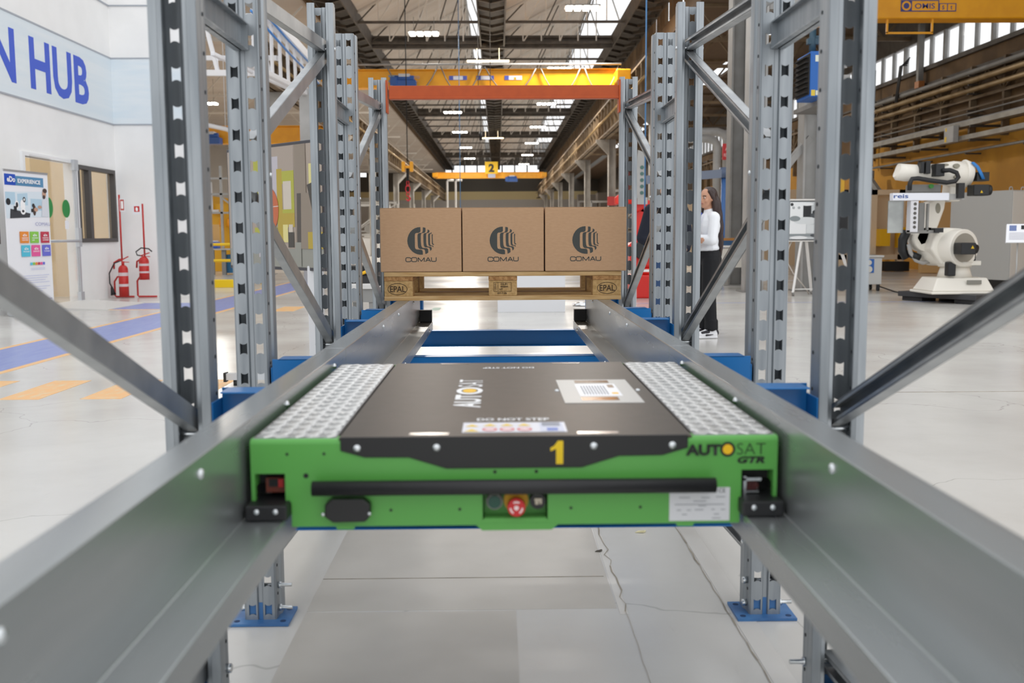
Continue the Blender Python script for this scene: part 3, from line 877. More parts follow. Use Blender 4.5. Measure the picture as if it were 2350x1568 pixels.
# rating plate
x0, z0 = FX(1533, 1195), FZ(1533, 1196); x1, z1 = FX(1672, 1118), FZ(1672, 1118)
lp = MB().box(x0, x1, SY - .0012, SY - .0002, z0, z1).build('rating_plate', M('plate white', '#d6d7da', .4), sh)
grey_t = M('grey print', '#83868c', .6); b = MB()
def dash(px0, px1, py, t=.0012): b.box(FX(px0, py), FX(px1, py), SY - .0016, SY - .0012, FZ(px0, py) - t / 2, FZ(px0, py) + t / 2)
for a, c, q in ((1555, 1580, 1142), (1606, 1626, 1142), (1640, 1662, 1140), (1588, 1618, 1150), (1545, 1660, 1158), (1600, 1618, 1161), (1550, 1560, 1171), (1573, 1583, 1171), (1592, 1612, 1170), (1630, 1638, 1169), (1652, 1662, 1169), (1562, 1574, 1181), (1636, 1648, 1180), (1632, 1652, 1189)): dash(a, c, q)
b.build('plate_print', grey_t, lp)
textfit('plate_lettering', 'AUTOSAT', M('print dark', '#2b2d31', .6), lp, (FX(1545, 1128), SY - .0013, FZ(1545, 1128)), (1, 0, 0), (0, 0, 1), .034, .0045, bold=.02)
textfit('plate_lettering', 'CE', MATS['print dark'], lp, (FX(1646, 1130), SY - .0013, FZ(1646, 1130)), (1, 0, 0), (0, 0, 1), .012, .0075)
# guide blocks, sensors
for s in (-1, 1):
    b = MB(); b.box(s * .399, s * .472, 1.70, 1.79, .6485, .676); b.box(s * .393, s * .42, 1.74, 1.79, .636, .6485) if False else None
    g = b.build('guide_block', rubber_m, sh, bevel=.003)
    q = MB()
    for x in (.419, .452): q.dome((s * x, 1.70, .665), (0, -1, 0), .0052, .003)
    q.build('screw', bolt_m, g)
b = MB(); b.box(-.447, -.413, 1.757, 1.772, .686, .712); sn = b.build('position_sensor', M('sensor amber', '#6b2c1a', .4), sh)
b = MB(); b.box(-.441, -.424, 1.754, 1.757, .697, .710, 0); b.box(-.424, -.415, 1.752, 1.757, .696, .711, 1); b.build('sensor_lens', [dark_in, M('sensor red', '#b0201c', .4)], sn)
b = MB(); b.box(.412, .417, 1.75, 1.77, .676, .709); b.box(.412, .444, 1.75, 1.77, .701, .706); b.box(.417, .440, 1.752, 1.77, .679, .682); br = b.build('sensor_bracket', bolt_m, sh)
b = MB(); b.box(.418, .438, 1.757, 1.77, .683, .700); b.cyl((.434, 1.754, .691), (.434, 1.757, .691), .006, n=14); b.build('sensor_lens', M('sensor dark red', '#4a1716', .35), br)
for s in (-1, 1):
    for yy in (1.86, 2.12, 2.4, 2.64):
        MB().cyl((s * .414, yy, .676), (s * .455, yy, .676), .0285, n=24).build('wheel', rubber_m, sh)
# lettering on the front
bk = M('lettering black', '#0d0f0d', .5); yl = M('lettering yellow', '#f0bd10', .5)
yy = SY - .0006
textfit('lettering', 'AUT', bk, sh, (FX(1568, 1045), yy - .003, FZ(1568, 1045)), (1, 0, 0), (0, 0, 1), .0625, .0205, bold=.045)
cx, cz = FP(1665, 1031); q = MB(); ring(q, cx, cz, .0135, .0135, .0045, yy); q.build('lettering', bk, sh)
MB().cyl((cx, yy, cz), (cx, yy + .0003, cz), .009, n=24).build('logo_dot', yl, sh)
textfit('lettering', 'SAT', M('lettering thin', '#1f3d1c', .5), sh, (FX(1686, 1043), yy, FZ(1686, 1043)), (1, 0, 0), (0, 0, 1), .0515, .0205, bold=-.012)
textfit('lettering', 'GTR', bk, sh, (FX(1688, 1063), yy, FZ(1688, 1063)), (1, 0, 0), (0, 0, 1), .049, .0125, bold=.05, shear=.25)
MB().xz([FP(1271, 1064), FP(1271, 1029), FP(1258, 1035), FP(1258, 1027), FP(1266, 1023), FP(1275, 1011), FP(1287, 1011), FP(1287, 1064)], SY - .0036, SY - .0031).build('number_mark', M('number yellow', '#e3c00f', .5), sh)
# lettering and labels on the cover
zt = .7886
wt = white_m
textfit('lettering', 'AUT', wt, sh, (-.0655, 2.035, zt), (0, 1, 0), (-1, 0, 0), .165, .058, bold=.03)
q = MB(); t0 = zt + .0003
for k in range(36):
    a, c = 2 * PI * k / 36, 2 * PI * (k + 1) / 36
    q.face([(-.0945 + .03 * math.cos(a), 2.258 + .052 * math.sin(a), t0), (-.0945 + .03 * math.cos(c), 2.258 + .052 * math.sin(c), t0),
            (-.0945 + .019 * math.cos(c), 2.258 + .032 * math.sin(c), t0), (-.0945 + .019 * math.cos(a), 2.258 + .032 * math.sin(a), t0)])
q.build('lettering', wt, sh)
q = MB()
q.face([(-.0945 + .016 * math.cos(2 * PI * k / 24), 2.258 + .028 * math.sin(2 * PI * k / 24), t0) for k in range(24)]); q.build('logo_dot', yl, sh)
textfit('lettering', 'SAT', wt, sh, (-.0655, 2.318, zt), (0, 1, 0), (-1, 0, 0), .115, .058, bold=0)
textfit('lettering', 'DO NOT STEP', wt, sh, (-.07, 1.885, zt), (1, 0, 0), (0, 1, 0), .139, .026, bold=.02)
textfit('lettering', 'DO NOT STEP', wt, sh, (.067, 2.662, zt), (-1, 0, 0), (0, -1, 0), .137, .026, bold=.02)
wlab = MB().box(-.095, .096, 1.773, 1.866, zt - .0002, zt + .0004).build('warning_label', M('label white', '#dcdde6', .4), sh)
q = MB(); z2 = zt + .0008
def tri(cx, cy, s, m): q.face([(cx - s, cy - s * .8, z2), (cx + s, cy - s * .8, z2), (cx, cy + s * .9, z2)], m)
tri(-.078, 1.835, .013, 0); tri(-.078, 1.79, .014, 0)
for x in (-.045, -.013, .019):
    tri(x, 1.84, .013, 0)
    q.face([(x + .014 * math.cos(2 * PI * k / 20), 1.798 + .017 * math.sin(2 * PI * k / 20), z2) for k in range(20)], 1)
    q.face([(x + .010 * math.cos(2 * PI * k / 20), 1.798 + .012 * math.sin(2 * PI * k / 20), z2 + .0002) for k in range(20)], 2)
q.face([(.048, 1.776, z2), (.091, 1.776, z2), (.091, 1.864, z2), (.048, 1.864, z2)], 3)
for k in range(6): q.face([(.052, 1.826 + .006 * k, z2 + .0002), (.086, 1.826 + .006 * k, z2 + .0002), (.086, 1.829 + .006 * k, z2 + .0002), (.052, 1.829 + .006 * k, z2 + .0002)], 4)
q.face([(.06, 1.782, z2 + .0002), (.08, 1.782, z2 + .0002), (.08, 1.808, z2 + .0002), (.06, 1.808, z2 + .0002)], 5)
q.build('warning_print', [M('warning yellow', '#e8c41c', .5), M('warning red', '#d4605c', .5), M('warning pink', '#e6cfd2', .5), M('label pale', '#cfd2e2', .5), grey_t, M('label blue', '#6d80c4', .5)], wlab)
sp = MB().box(.112, .281, 2.077, 2.411, zt - .0002, zt + .0012).build('service_plate', M('brushed service plate', '#c2c0bc', .4, .1), sh)
q = MB(); z2 = zt + .0013
q.box(.151, .232, 2.106, 2.150, z2 - .0002, z2 + .0003, 0); q.box(.155, .236, 2.356, 2.398, z2 - .0002, z2 + .0003, 0)
q.box(.152, .246, 2.165, 2.340, z2 - .0002, z2 + .0002, 1)
for k in range(9): q.box(.163 + .0065 * k, .1655 + .0065 * k, 2.185, 2.31, z2, z2 + .0004, 2)
q.box(.226, .240, 2.28, 2.325, z2, z2 + .0004, 3); q.box(.226, .240, 2.19, 2.21, z2, z2 + .0004, 4)
q.build('plate_print', [M('mirror strip', '#9d9388', .12, .95), M('label bright', '#ecedf2', .4), grey_t, M('print brown', '#a48e78', .5), yl], sp)
for x in (.105, .290): MB().dome((x, 2.248, zt), (0, 0, 1), .0058, .004).build('cover_screw', bolt_m, sh)
for xa, xb, ya, yb in ((-.189, -.118, 1.752, 1.772), (.113, .188, 1.752, 1.772), (-.187, -.111, 2.733, 2.748), (.121, .197, 2.733, 2.748)):
    q = MB(); q.box(xa, xb, ya, yb, zt - .0002, zt + .0006); q.build('lifting_slot', M('slot chrome', '#a19c95', .22, .8), sh)
# ================================================================ LEFT OF THE RACK
def panel(u0, v0, U, V, quads, mats, name, parent, lift=.002):
    """flat print: rectangles / polygons given in (s,t) on the plane o + U*s + V*t"""
    n = Vector(U).cross(Vector(V)).normalized()
    b = MB(); o = Vector(u0)
    for k, (mi, pts) in enumerate(quads):
        if len(pts) == 4 and not isinstance(pts[0], tuple):
            s0, s1, t0, t1 = pts; pts = [(s0, t0), (s1, t0), (s1, t1), (s0, t1)]
        b.face([o + Vector(U) * s + Vector(V) * t + n * (lift + .00025 * k) for s, t in pts], mi)
    return b.build(name, mats, parent)
def ell(cx, cy, rx, ry, n=20): return [(cx + rx * math.cos(2 * PI * k / n), cy + ry * math.sin(2 * PI * k / n)) for k in range(n)]
def pm(c, r=.5): return M('print ' + c, c, r)

# ---- roll-up banner
BL = Vector((-7.10, 14.52, 0)); BR = Vector((-6.95, 15.60, 0)); U = (BR - BL).normalized(); W = (BR - BL).length; Vz = Vector((0, 0, 1))
nrm = U.cross(Vz)
rb = thing('roll_up_banner', 'white roll-up banner with coloured tiles standing by the glass door', 'banner', tuple((BL + BR) / 2))
b = MB(); b.bar(BL + Vz * .05, BR + Vz * .05, .09, .09); b.cyl(BL - U * .02 + Vz * .05, BL + Vz * .05, .05); b.cyl(BR + Vz * .05, BR + U * .02 + Vz * .05, .05); b.build('cassette', alu, rb, bevel=.01)
b = MB(); b.bar(BL + Vz * 1.09, BR + Vz * 1.09, .004, 2.02); b.build('banner_sheet', paper_m, rb)
b = MB(); b.bar(BL + Vz * 2.11, BR + Vz * 2.11, .02, .03); b.build('top_bar', alu, rb)
O = BL + nrm * .0025
cols = ['#1f52c0', '#5b93bb', '#e2eef6', '#bcd9ea', '#22262c', '#3d4046', '#c9a08a', '#f0943a', '#8ed052', '#c73b52', '#58c8e2', '#ee5fa2', '#6f73d8', '#b8bfe2', '#ffffff', '#5a5fb0', '#dfe3ea', '#4a3a34']
CM = [pm(c) for c in cols]
Q = [(0, (.02, .28, 1.90, 2.06)), (1, (.28, .97, 1.90, 2.04)), (2, [(.02, 1.42), (1.07, 1.46), (1.07, 1.84), (.02, 1.80)]),
     (3, [(.02, 1.62), (.25, 1.62), (.25, 1.80), (.02, 1.80)]), (3, [(.3, 1.60), (.55, 1.62), (.55, 1.80), (.3, 1.78)]), (3, (.62, .9, 1.55, 1.72)),
     (5, [(.10, 1.42), (.58, 1.44), (.60, 1.50), (.12, 1.56)]), (4, ell(.08, 1.66, .055, .05)), (14, ell(.28, 1.62, .05, .06)), (4, ell(.28, 1.62, .03, .04)),
     (14, ell(.42, 1.62, .06, .08)), (4, ell(.46, 1.70, .035, .04)), (14, ell(.46, 1.70, .015, .02)), (4, (.20, .27, 1.52, 1.60)), (14, ell(.42, 1.53, .06, .05)), (4, ell(.42, 1.53, .03, .02)),
     (4, ell(.68, 1.62, .035, .03)), (4, (.62, .68, 1.52, 1.57)), (17, ell(.70, 1.55, .04, .08)), (6, ell(.74, 1.56, .05, .03)), (6, ell(.84, 1.60, .05, .025)),
     (16, [(.88, 1.46), (1.07, 1.46), (1.07, 1.74), (.98, 1.76), (.90, 1.68)]), (6, ell(.97, 1.80, .05, .06)), (17, ell(.99, 1.85, .055, .035)), (17, ell(.96, 1.755, .035, .03))]
tiles = [(7, .30, 1.06), (8, .55, 1.06), (9, .82, 1.06), (10, .32, .86), (11, .57, .86), (12, .84, .86)]
for c, s, t in tiles: Q.append((c, (s, s + .22, t, t + .17)))
for k, c in enumerate((10, 8, 7, 9, 11, 12)): Q.append((c, (.52 + .063 * k, .572 + .063 * k, .73, .77)))
for k in range(4): Q.append((13, (.34, .98 - .05 * (k % 3), .57 - .035 * k, .576 - .035 * k)))
for k in range(3): Q.append((13, (.45, .99 - .1 * k, .40 - .035 * k, .406 - .035 * k)))
Q.append((13, (.52, .88, .68, .685))); Q.append((13, (.52, .88, .66, .665))); Q.append((15, (.72, 1.02, .20, .208))); Q.append((15, (.30, .42, .12, .128)))
panel(O, None, U, Vz, Q, CM, 'printed_artwork', rb)
def btxt(s, x, z, wd, ht, mt, bold=.02): textfit('printed_lettering', s, mt, rb, O + U * x + Vz * z + nrm * .016, U, Vz, wd, ht, bold=bold)
btxt('eDo', .06, 1.945, .19, .08, CM[14], .03); btxt('EXPERIENCE', .31, 1.94, .56, .06, CM[14], .03)
btxt('COMAU', .69, 1.32, .38, .05, pm('#7f84b8'), -.01)
for (c, s, t), w2 in zip(tiles, (('LEARNING', 'CENTER'), ('LEARNING', 'LAB'), ('ROBOTICS', 'LICENSES'), ('PROGRAMS',), ('EVENTS',), ('CORNER',))):
    btxt('eDo', s + .06, t + .10, .10, .035, CM[14], .03)
    for k, q in enumerate(w2): btxt(q, s + .035, t + .065 - .03 * k, .15 if len(q) > 3 else .06, .02, CM[14])

# ---- door ramp
b = MB(); b.hexa([(-7.33, 15.66, 0), (-6.15, 15.66, 0), (-6.12, 17.25, 0), (-7.33, 17.6, 0), (-7.33, 15.66, .06), (-6.15, 15.66, .012), (-6.12, 17.25, .012), (-7.33, 17.6, .06)])
rp = b.build('door_ramp', M('ramp aluminium', '#d9d7d3', .45, .2))
tag(rp, 'pale chequered metal ramp on the floor before the glass door', 'ramp')
b = MB()
for i in range(22):
    for j in range(30):
        x = -7.28 + .051 * i; y = 15.7 + .05 * j
        z = .06 - .048 * (x + 7.33) / 1.19 + .001; s = 1 if (i + j) % 2 else -1
        b.face([(x - .016, y - .004 - .012 * s, z + .002), (x + .016, y - .004 + .012 * s, z + .002), (x + .016, y + .004 + .012 * s, z + .002), (x - .016, y + .004 - .012 * s, z + .002)])
b.build('ramp_tread', M('ramp tread', '#f0eeea', .4), rp, kind='stuff')

# ---- fire extinguishers on stands
def stand(x, y, zt, zh, lab):
    r = thing('extinguisher_stand', lab, 'stand', (x, y, 0), group='red extinguisher stands')
    b = MB(); b.cyl((x, y, zh), (x, y, zt), .016); b.build('pole', red_m, r)
    b = MB(); b.tube([(x, y, zh), (x - .05, y, zh - .0), (x - .15, y, zh - .06), (x - .16, y, zh - .18)], .017); b.build('top_hook', red_m, r)
    b = MB(); b.tube([(x + .02, y, zh * .42 + .1), (x - .1, y, zh * .42 + .09), (x - .16, y, zh * .42), (x - .16, y, .04), (x - .14, y, .018), (x + .2, y, .018)], .017); b.build('base_frame', red_m, r)
    b = MB(); b.cyl((x, y, zh * .42 + .1), (x, y, zh), .012); b.build('post', red_m, r)
    return r
def extinguisher(x, y, z, rad, h, lab, horn):
    r = thing('fire_extinguisher', lab, 'fire extinguisher', (x, y, z), group='red fire extinguishers')
    b = MB(); b.cyl((x, y, z), (x, y, z + h * .8), rad, n=22); b.ball((x, y, z + h * .8), (rad, rad, rad * 1.1), 22, 8, z0=0); b.cyl((x, y, z + h * .95), (x, y, z + h * 1.06), rad * .3)
    b.build('cylinder', red_m, r)
    b = MB(); b.bar((x - rad * .6, y, z + h * 1.07), (x + rad * 1.2, y, z + h * 1.2), .03, .018); b.bar((x, y, z + h * 1.04), (x + rad * 1.3, y, z + h * 1.03), .025, .014); b.build('handle', red_m, r)
    b = MB()
    for z0, z1 in ((.62, .72), (.3, .38)): b.cyl((x, y, z + h * z0), (x, y, z + h * z1), rad + .001, n=22, caps=False)
    b.build('label_band', pm('#d9c7c9'), r)
    b = MB()
    if horn:
        b.tube([(x - .03, y, z + h * 1.08), (x - .16, y, z + h), (x - .26, y, z + h * .7), (x - .26, y, z + h * .4), (x - .22, y - .02, z + .18)], .012)
        b.cyl((x - .22, y - .02, z + .18), (x - .19, y - .03, z + .03), .02, .05)
    else:
        b.tube([(x - .02, y, z + h * 1.06), (x - .12, y, z + h * 1.1), (x - .14, y, z + h * 1.25), (x - .04, y, z + h * 1.42), (x + .1, y, z + h * 1.38), (x + .16, y, z + h * 1.25)], .012)
    b.build('hose', rubber_m, r)
stand(-7.13, 18.98, 1.93, .72, 'left red extinguisher stand with base frame by the white wall')
stand(-6.70, 18.98, 1.76, .74, 'right red extinguisher stand holding a white pictogram sign')
extinguisher(-7.02, 18.72, .035, .088, .62, 'tall red fire extinguisher with black horn standing on the floor', True)
extinguisher(-6.68, 18.865, .34, .092, .42, 'shorter red fire extinguisher hung on its stand', False)
sg = MB().box(-6.87, -6.71, 18.93, 18.94, 1.56, 1.74).build('pictogram_sign', paper_m); tag(sg, 'small white sign with red extinguisher pictogram on the right stand', 'sign')
panel((-6.87, 18.929, 1.56), None, Vector((1, 0, 0)), Vz, [(0, (.03, .13, .05, .155)), (1, [(.06, .065), (.10, .065), (.10, .12), (.07, .14), (.055, .11)])], [pm('#cf2a2a'), CM[14]], 'pictogram', sg)
sg = MB().box(-7.11, -7.02, 18.94, 18.95, 1.62, 1.86).build('notice_board', paper_m); tag(sg, 'narrow white notice with red frame on the left stand', 'sign')
panel((-7.11, 18.939, 1.62), None, Vector((1, 0, 0)), Vz, [(0, (.01, .08, .02, .22)), (1, (.025, .065, .05, .19))], [pm('#c65a50'), CM[14]], 'notice_print', sg)

# ---- large display on a stand
DL = Vector((-2.42, 9.05, .86)); DR = Vector((-1.385, 8.0, .86)); U = (DR - DL).normalized(); W = (DR - DL).length; H = 1.05
nrm = U.cross(Vz)
if nrm.y > 0: nrm = -nrm
tv = thing('display_screen', 'large dark-framed display on a stand left of the rack', 'display', (-1.9, 8.5, 0))
b = MB(); b.bar((DL + DR) / 2 - U * W / 2 + Vz * H / 2, (DL + DR) / 2 + U * W / 2 + Vz * H / 2, .05, H); b.build('screen_body', pm('#3b3a40', .4), tv, bevel=.006)
O = DL + nrm * .0255
scr = [pm(c, .25) for c in ('#a3968a', '#8a7e70', '#c8bfb2', '#a9aa3c', '#b09a34', '#bf6238', '#d8d6d0', '#4c4640', '#8f9088', '#b8b4bc', '#3e3a34', '#d8cf8a')]
def sc(xa, xb, ya, yb): # fractions of the screen
    return (xa * W, xb * W, ya * H, yb * H)
Q = [(0, sc(.01, .99, .025, .975)), (8, sc(.01, .99, .025, .17)), (3, sc(.30, .47, .60, .97)), (7, sc(.38, .45, .70, .95)), (0, sc(.47, .72, .5, .97)), (9, sc(.48, .56, .56, .9)),
     (4, sc(.545, .60, .17, .80)), (3, sc(.60, .72, .68, .78)), (2, sc(.61, .69, .48, .70)), (3, sc(.69, .72, .48, .74)), (3, sc(.60, .72, .45, .48)), (4, sc(.60, .72, .34, .45)), (11, sc(.60, .65, .22, .36)), (10, sc(.65, .71, .18, .30)),
     (2, [(.66 * W, .3 * H), (.70 * W, .3 * H), (.70 * W, .36 * H), (.66 * W, .36 * H)]), (3, sc(.30, .54, .16, .34)), (9, sc(.34, .46, .10, .18)), (6, ell(.39 * W, .69 * H, .05 * W, .10 * H)), (5, ell(.46 * W, .48 * H, .10 * W, .18 * H)), (6, [(.37 * W, .495 * H), (.56 * W, .505 * H), (.56 * W, .51 * H), (.37 * W, .5 * H)]),
     (1, sc(.73, .84, .17, .975)), (7, [(.74 * W, .17 * H), (.78 * W, .17 * H), (.79 * W, .60 * H), (.75 * W, .60 * H)]), (8, sc(.72, .78, .03, .22)), (1, sc(.84, .99, .17, .6)), (11, sc(.87, .93, .66, .82)), (10, [(.85 * W, .66 * H), (.97 * W, .70 * H), (.97 * W, .4 * H), (.92 * W, .36 * H)]), (4, sc(.85, .99, .17, .30))]
panel(O, None, U, Vz, Q, scr, 'screen_image', tv, lift=.001)
b = MB(); b.box(-1.58, -1.46, 8.14, 8.24, .0, .9); b.build('stand_column', pm('#d9dbdf', .4), tv, bevel=.008)
b = MB(); b.cyl((-1.53, 8.139, .13), (-1.53, 8.13, .13), .035, n=20, m=0); b.box(-1.535, -1.515, 8.127, 8.132, .115, .135, 1); b.build('cable_port', [pm('#f1f1f3'), dark_in], tv)
b = MB(); b.box(-2.12, -1.45, 7.60, 7.66, .045, .095); b.box(-2.14, -2.12, 7.597, 7.663, .03, .1, 1); b.cyl((-2.05, 7.63, 0), (-2.05, 7.63, .045), .022, m=1); b.cyl((-1.52, 7.63, 0), (-1.52, 7.63, .045), .022, m=1); b.box(-1.56, -1.48, 7.66, 8.2, .045, .095); b.build('stand_foot', [alu, rubber_m], tv)

# ---- table, cases and sheet left of the pallet
tb = thing('side_table', 'white table with grey apron standing behind the left uprights', 'table', (-1.35, 8.15, 0))
MB().box(-1.27, -.985, 7.85, 8.45, .725, .76).build('table_top', pm('#d4d3d1'), tb, bevel=.003)
b = MB(); b.box(-1.25, -1.0, 7.87, 7.89, .62, .725); b.box(-1.015, -1.0, 7.89, 8.43, .62, .725); b.build('apron', pm('#8f8f8d'), tb)
for x, y in ((-1.23, 7.9), (-1.03, 7.9), (-1.23, 8.4), (-1.03, 8.4)): MB().box(x - .02, x + .02, y - .02, y + .02, 0, .62).build('leg', pm('#8f8f8d'), tb)
cs = thing('tool_case', 'black tool case with yellow latch on the white table', 'case', (-1.15, 8.2, .76))
MB().box(-1.25, -.995, 8.05, 8.4, .761, .825).build('lower_shell', pm('#2c2d30', .5), cs, bevel=.004); MB().box(-1.25, -.995, 8.05, 8.4, .825, .9).build('lid', pm('#0f1011', .5), cs, bevel=.004)
b = MB(); b.cyl((-1.15, 8.03, .83), (-1.07, 8.03, .86), .013); b.build('latch', pm('#f0b810'), cs)
b = MB(); b.bar((-.945, 8.0, .04), (-.935, 8.0, 1.03), .05, .006, side=(1, 0, 0)); b.box(-.98, -.9, 7.96, 8.05, 0, .04)
ps = b.build('poster_stand', pm('#d6d3da')); tag(ps, 'narrow white printed sheet on a slim stand beside the pallet', 'poster')
panel((-.97, 7.996, 0), None, Vector((1, 0, 0)), Vz, [(0, (.005, .055, .84, .845)), (1, (.005, .055, .74, .75)), (1, (.005, .055, .66, .70)), (2, (.006, .056, .59, .60)), (0, (.006, .056, .42, .423))], [pm('#8a8f98'), pm('#b9bccb'), pm('#2f4a86')], 'poster_print', ps)
pl = MB().box(-.035, .965, 14.7, 15.5, 0, .88).build('white_plinth', pm('#dcdde0', .6), bevel=.004); tag(pl, 'plain white plinth on the floor behind the pallet', 'plinth')

# ---- yellow kerb, guard rail, bench of the left aisle
kb = MB().box(-8.2, -5.9, 22.4, 22.75, 0, .17).build('floor_kerb', pm('#f2cd12'), bevel=.01); tag(kb, 'yellow painted kerb block on the floor beyond the posts', 'kerb')
gr = thing('guard_rail', 'yellow tubular guard rail in front of the work bench', 'guard rail', (-7.2, 24, 0))
for z in (.95, .565): MB().cyl((-9.2, 24, z), (-5.6, 24, z), .035).build('rail_tube', pm('#edc41a'), gr)
for x in (-9.1, -5.7): MB().cyl((x, 24, 0), (x, 24, .98), .03).build('post', pm('#edc41a'), gr)
wb = thing('work_bench', 'grey work bench with tan back board in the left aisle', 'work bench', (-8.5, 30, 0))
MB().box(-9.6, -7.6, 29.8, 30.5, .74, .78).build('bench_top', steel_lt, wb)
for x in (-9.3, -8.55, -8.2, -7.7): MB().box(x - .06, x + .06, 29.9, 30.0, 0, .74).build('leg', steel_mid, wb)
MB().box(-9.6, -8.45, 30.45, 30.5, .95, 1.5).build('back_board', pm('#c9a066', .8), wb)
MB().box(-8.15, -7.7, 30.0, 30.4, .05, .6).build('drawer_unit', pm('#1d5f86'), wb)
bn = MB(); bn.box(-8.75, -8.4, 29.95, 30.35, .785, .98); o = bn.build('storage_bin', pm('#1f4fae'), bevel=.01); tag(o, 'blue storage bin on the grey work bench', 'bin')
b = MB(); b.box(-8.7, -8.45, 30.0, 30.3, .982, 1.02); o = b.build('parts_tray', pm('#d8d4d4')); tag(o, 'white parts tray lying on top of the blue bin', 'tray')
ym = thing('yellow_machine', 'yellow machine guard panel with white duct behind the bench', 'machine', (-9, 33, 0))
MB().box(-10.2, -8.4, 33, 33.4, 0, 2.2).build('guard_panel', pm('#e9ae16'), ym)
MB().box(-10.2, -9.5, 32.9, 33.0, 2.1, 2.9).build('white_cabinet', pm('#e6e8ee'), ym)
b = MB(); b.tube([(-9.35, 32.85, 2.9), (-9.35, 32.85, 2.0), (-9.25, 32.85, 1.95), (-9.1, 32.85, 1.95)], .06); b.build('duct', pm('#dcdcdc'), ym)
for x in (-9.0, -8.75): MB().cyl((x, 32.7, 1.45), (x, 32.7, 1.72), .08, .05).build('hoist_wheel', pm('#ef9a1c'), ym)
b = MB()
for x in (-8.95, -8.6, -8.3): b.box(x - .04, x + .04, 32.6, 32.68, 0, 3.4)
for z in (1.9, 2.5, 3.0): b.box(-9.6, -8.2, 32.6, 32.66, z - .03, z + .03)
b.bar((-8.95, 32.62, 2.4), (-8.3, 32.62, 1.9), .05, .05); b.build('frame', steel_lt, ym)

# ---- white lattice girder beside the left row of columns
lg = thing('lattice_girder', 'white lattice jib girder with blue hoses above the display', 'girder', (-4.6, 20, 0))
tA, tB = Vector((-4.75, 19.2, 5.75)), Vector((-4.55, 24.5, 5.35)); bA, bB = Vector((-4.85, 19.2, 4.45)), Vector((-4.6, 24.5, 4.55))
wm = M('white girder paint', '#e8e8ea', .5)
b = MB(); b.bar(tA, tB, .22, .22); b.bar(bA, bB, .12, .12); b.bar(bA + Vector((-.5, 0, .1)), bB + Vector((-.4, 0, .1)), .08, .08); b.build('chord', wm, lg, bevel=.02)
for k in range(9):
    f = k / 8
    b = MB(); b.bar(tA.lerp(tB, f), bA.lerp(bB, min(1, f + .06)), .13, .05, side=(0, 1, 0)); b.build('lattice_bar', wm, lg)
b = MB(); b.bar(bB + Vector((0, 0, .1)), Vector((-4.6, 24.5, 0)), .3, .3); b.build('mast', steel_lt, lg)
b = MB(); b.bar((-8.6, 22.6, 5.95), (-4.8, 21.5, 5.7), .12, .12); b.bar((-8.6, 22.6, 4.75), (-4.8, 21.5, 4.55), .12, .12); b.bar((-8.6, 23.4, 5.2), (-4.8, 22.3, 5.0), .1, .1); b.build('cross_chord', wm, lg)
for k in range(7):
    b = MB(); p = Vector((-8.6, 22.6, 5.95)).lerp(Vector((-4.8, 21.5, 5.7)), k / 6.5); q = Vector((-8.6, 22.6, 4.75)).lerp(Vector((-4.8, 21.5, 4.55)), (k + .5) / 6.5)
    b.bar(p, q, .07, .07); b.bar(q, q + Vector((-.25, .8, .5)), .05, .05); b.build('cross_lattice', wm, lg)
b = MB()
for dz in (-.16, -.42): b.tube([tA + Vector((.15, 0, dz)), tA.lerp(tB, .5) + Vector((.15, 0, dz - .05)), tB + Vector((.2, .3, dz - .1))], .025, 8)
b.build('hose', pm('#4a87cc'), lg)
b = MB(); b.tube([Vector((-9.7, 31, 4.7)), Vector((-8.3, 31, 4.4)), Vector((-7.4, 31, 4.1))], .07, 10); b.cyl((-8.3, 31, 4.4), (-8.3, 31, 9.19), .012, n=5); o = b.build('white_duct', pm('#e2e2e4')); tag(o, 'sloping white duct in the left aisle', 'duct')
# ================================================================ HALL: columns, runways, cranes, lamps
col_far = M('worn column paint', '#a6a29c', .6, .1, c2='#8f8a83', scale=1.5)
ORD = ['nearest', 'second', 'third', 'fourth', 'fifth', 'sixth', 'seventh']
def column(x, y, z, side, label, group, mt=steel_lt):
    r = thing('steel_column', label, 'column', (x, y, 0), group=group)
    b = MB(); b.box(x - .17, x - .13, y - .2, y + .2, .02, z); b.box(x + .13, x + .17, y - .2, y + .2, .02, z); b.box(x - .13, x + .13, y - .03, y + .03, .02, z); b.build('shaft', mt, r)
    MB().box(x - .26, x + .26, y - .28, y + .28, 0, .02).build('base_plate', steel_mid, r)
    b = MB(); b.xz([(x, z), (x + side * .75, z), (x + side * .75, z - .12), (x + side * .15, z - .75), (x, z - .75)], y - .06, y + .06); b.build('bracket', mt, r)
    return r
for k, y in enumerate((34.9, 47.9, 60.8, 73.8, 86.8, 99.8, 112.8)):
    column(5.42, y, 5.6, -1, '%s grey column of the right row, bracketed under the brown runway girder' % ORD[k], 'columns of the right row', col_far)
for k, y in enumerate((30.0, 43, 56, 69, 81.5, 94.5, 107)):
    column(-6.95, y, 5.35, 1, '%s grey column of the left row, bracketed under the brown runway girder' % ORD[k], 'columns of the left row', col_far)
r = column(5.22, 22.1, 8.2, 1, 'tall dark grey column right of the rack, behind the person in white', 'pair of columns at the aisle', steel_mid)
r = column(4.98, 19.55, 8.2, 1, 'tall pale grey column right of the rack with a cable pipe', 'pair of columns at the aisle')
MB().cyl((4.8, 19.3, 0), (4.8, 19.3, 8), .03).build('cable_pipe', steel_lt, r)
r = column(6.1, 19.75, 4.2, 1, 'shorter grey column carrying the blue heater', 'pair of columns at the aisle', steel_lt)
b = MB(); b.bar((6.1, 19.75, 3.0), (5.5, 19.6, 2.3), .12, .12); b.bar((6.1, 19.7, 4.1), (6.1, 17.9, 4.1), .12, .12); b.build('strut', steel_lt, r)
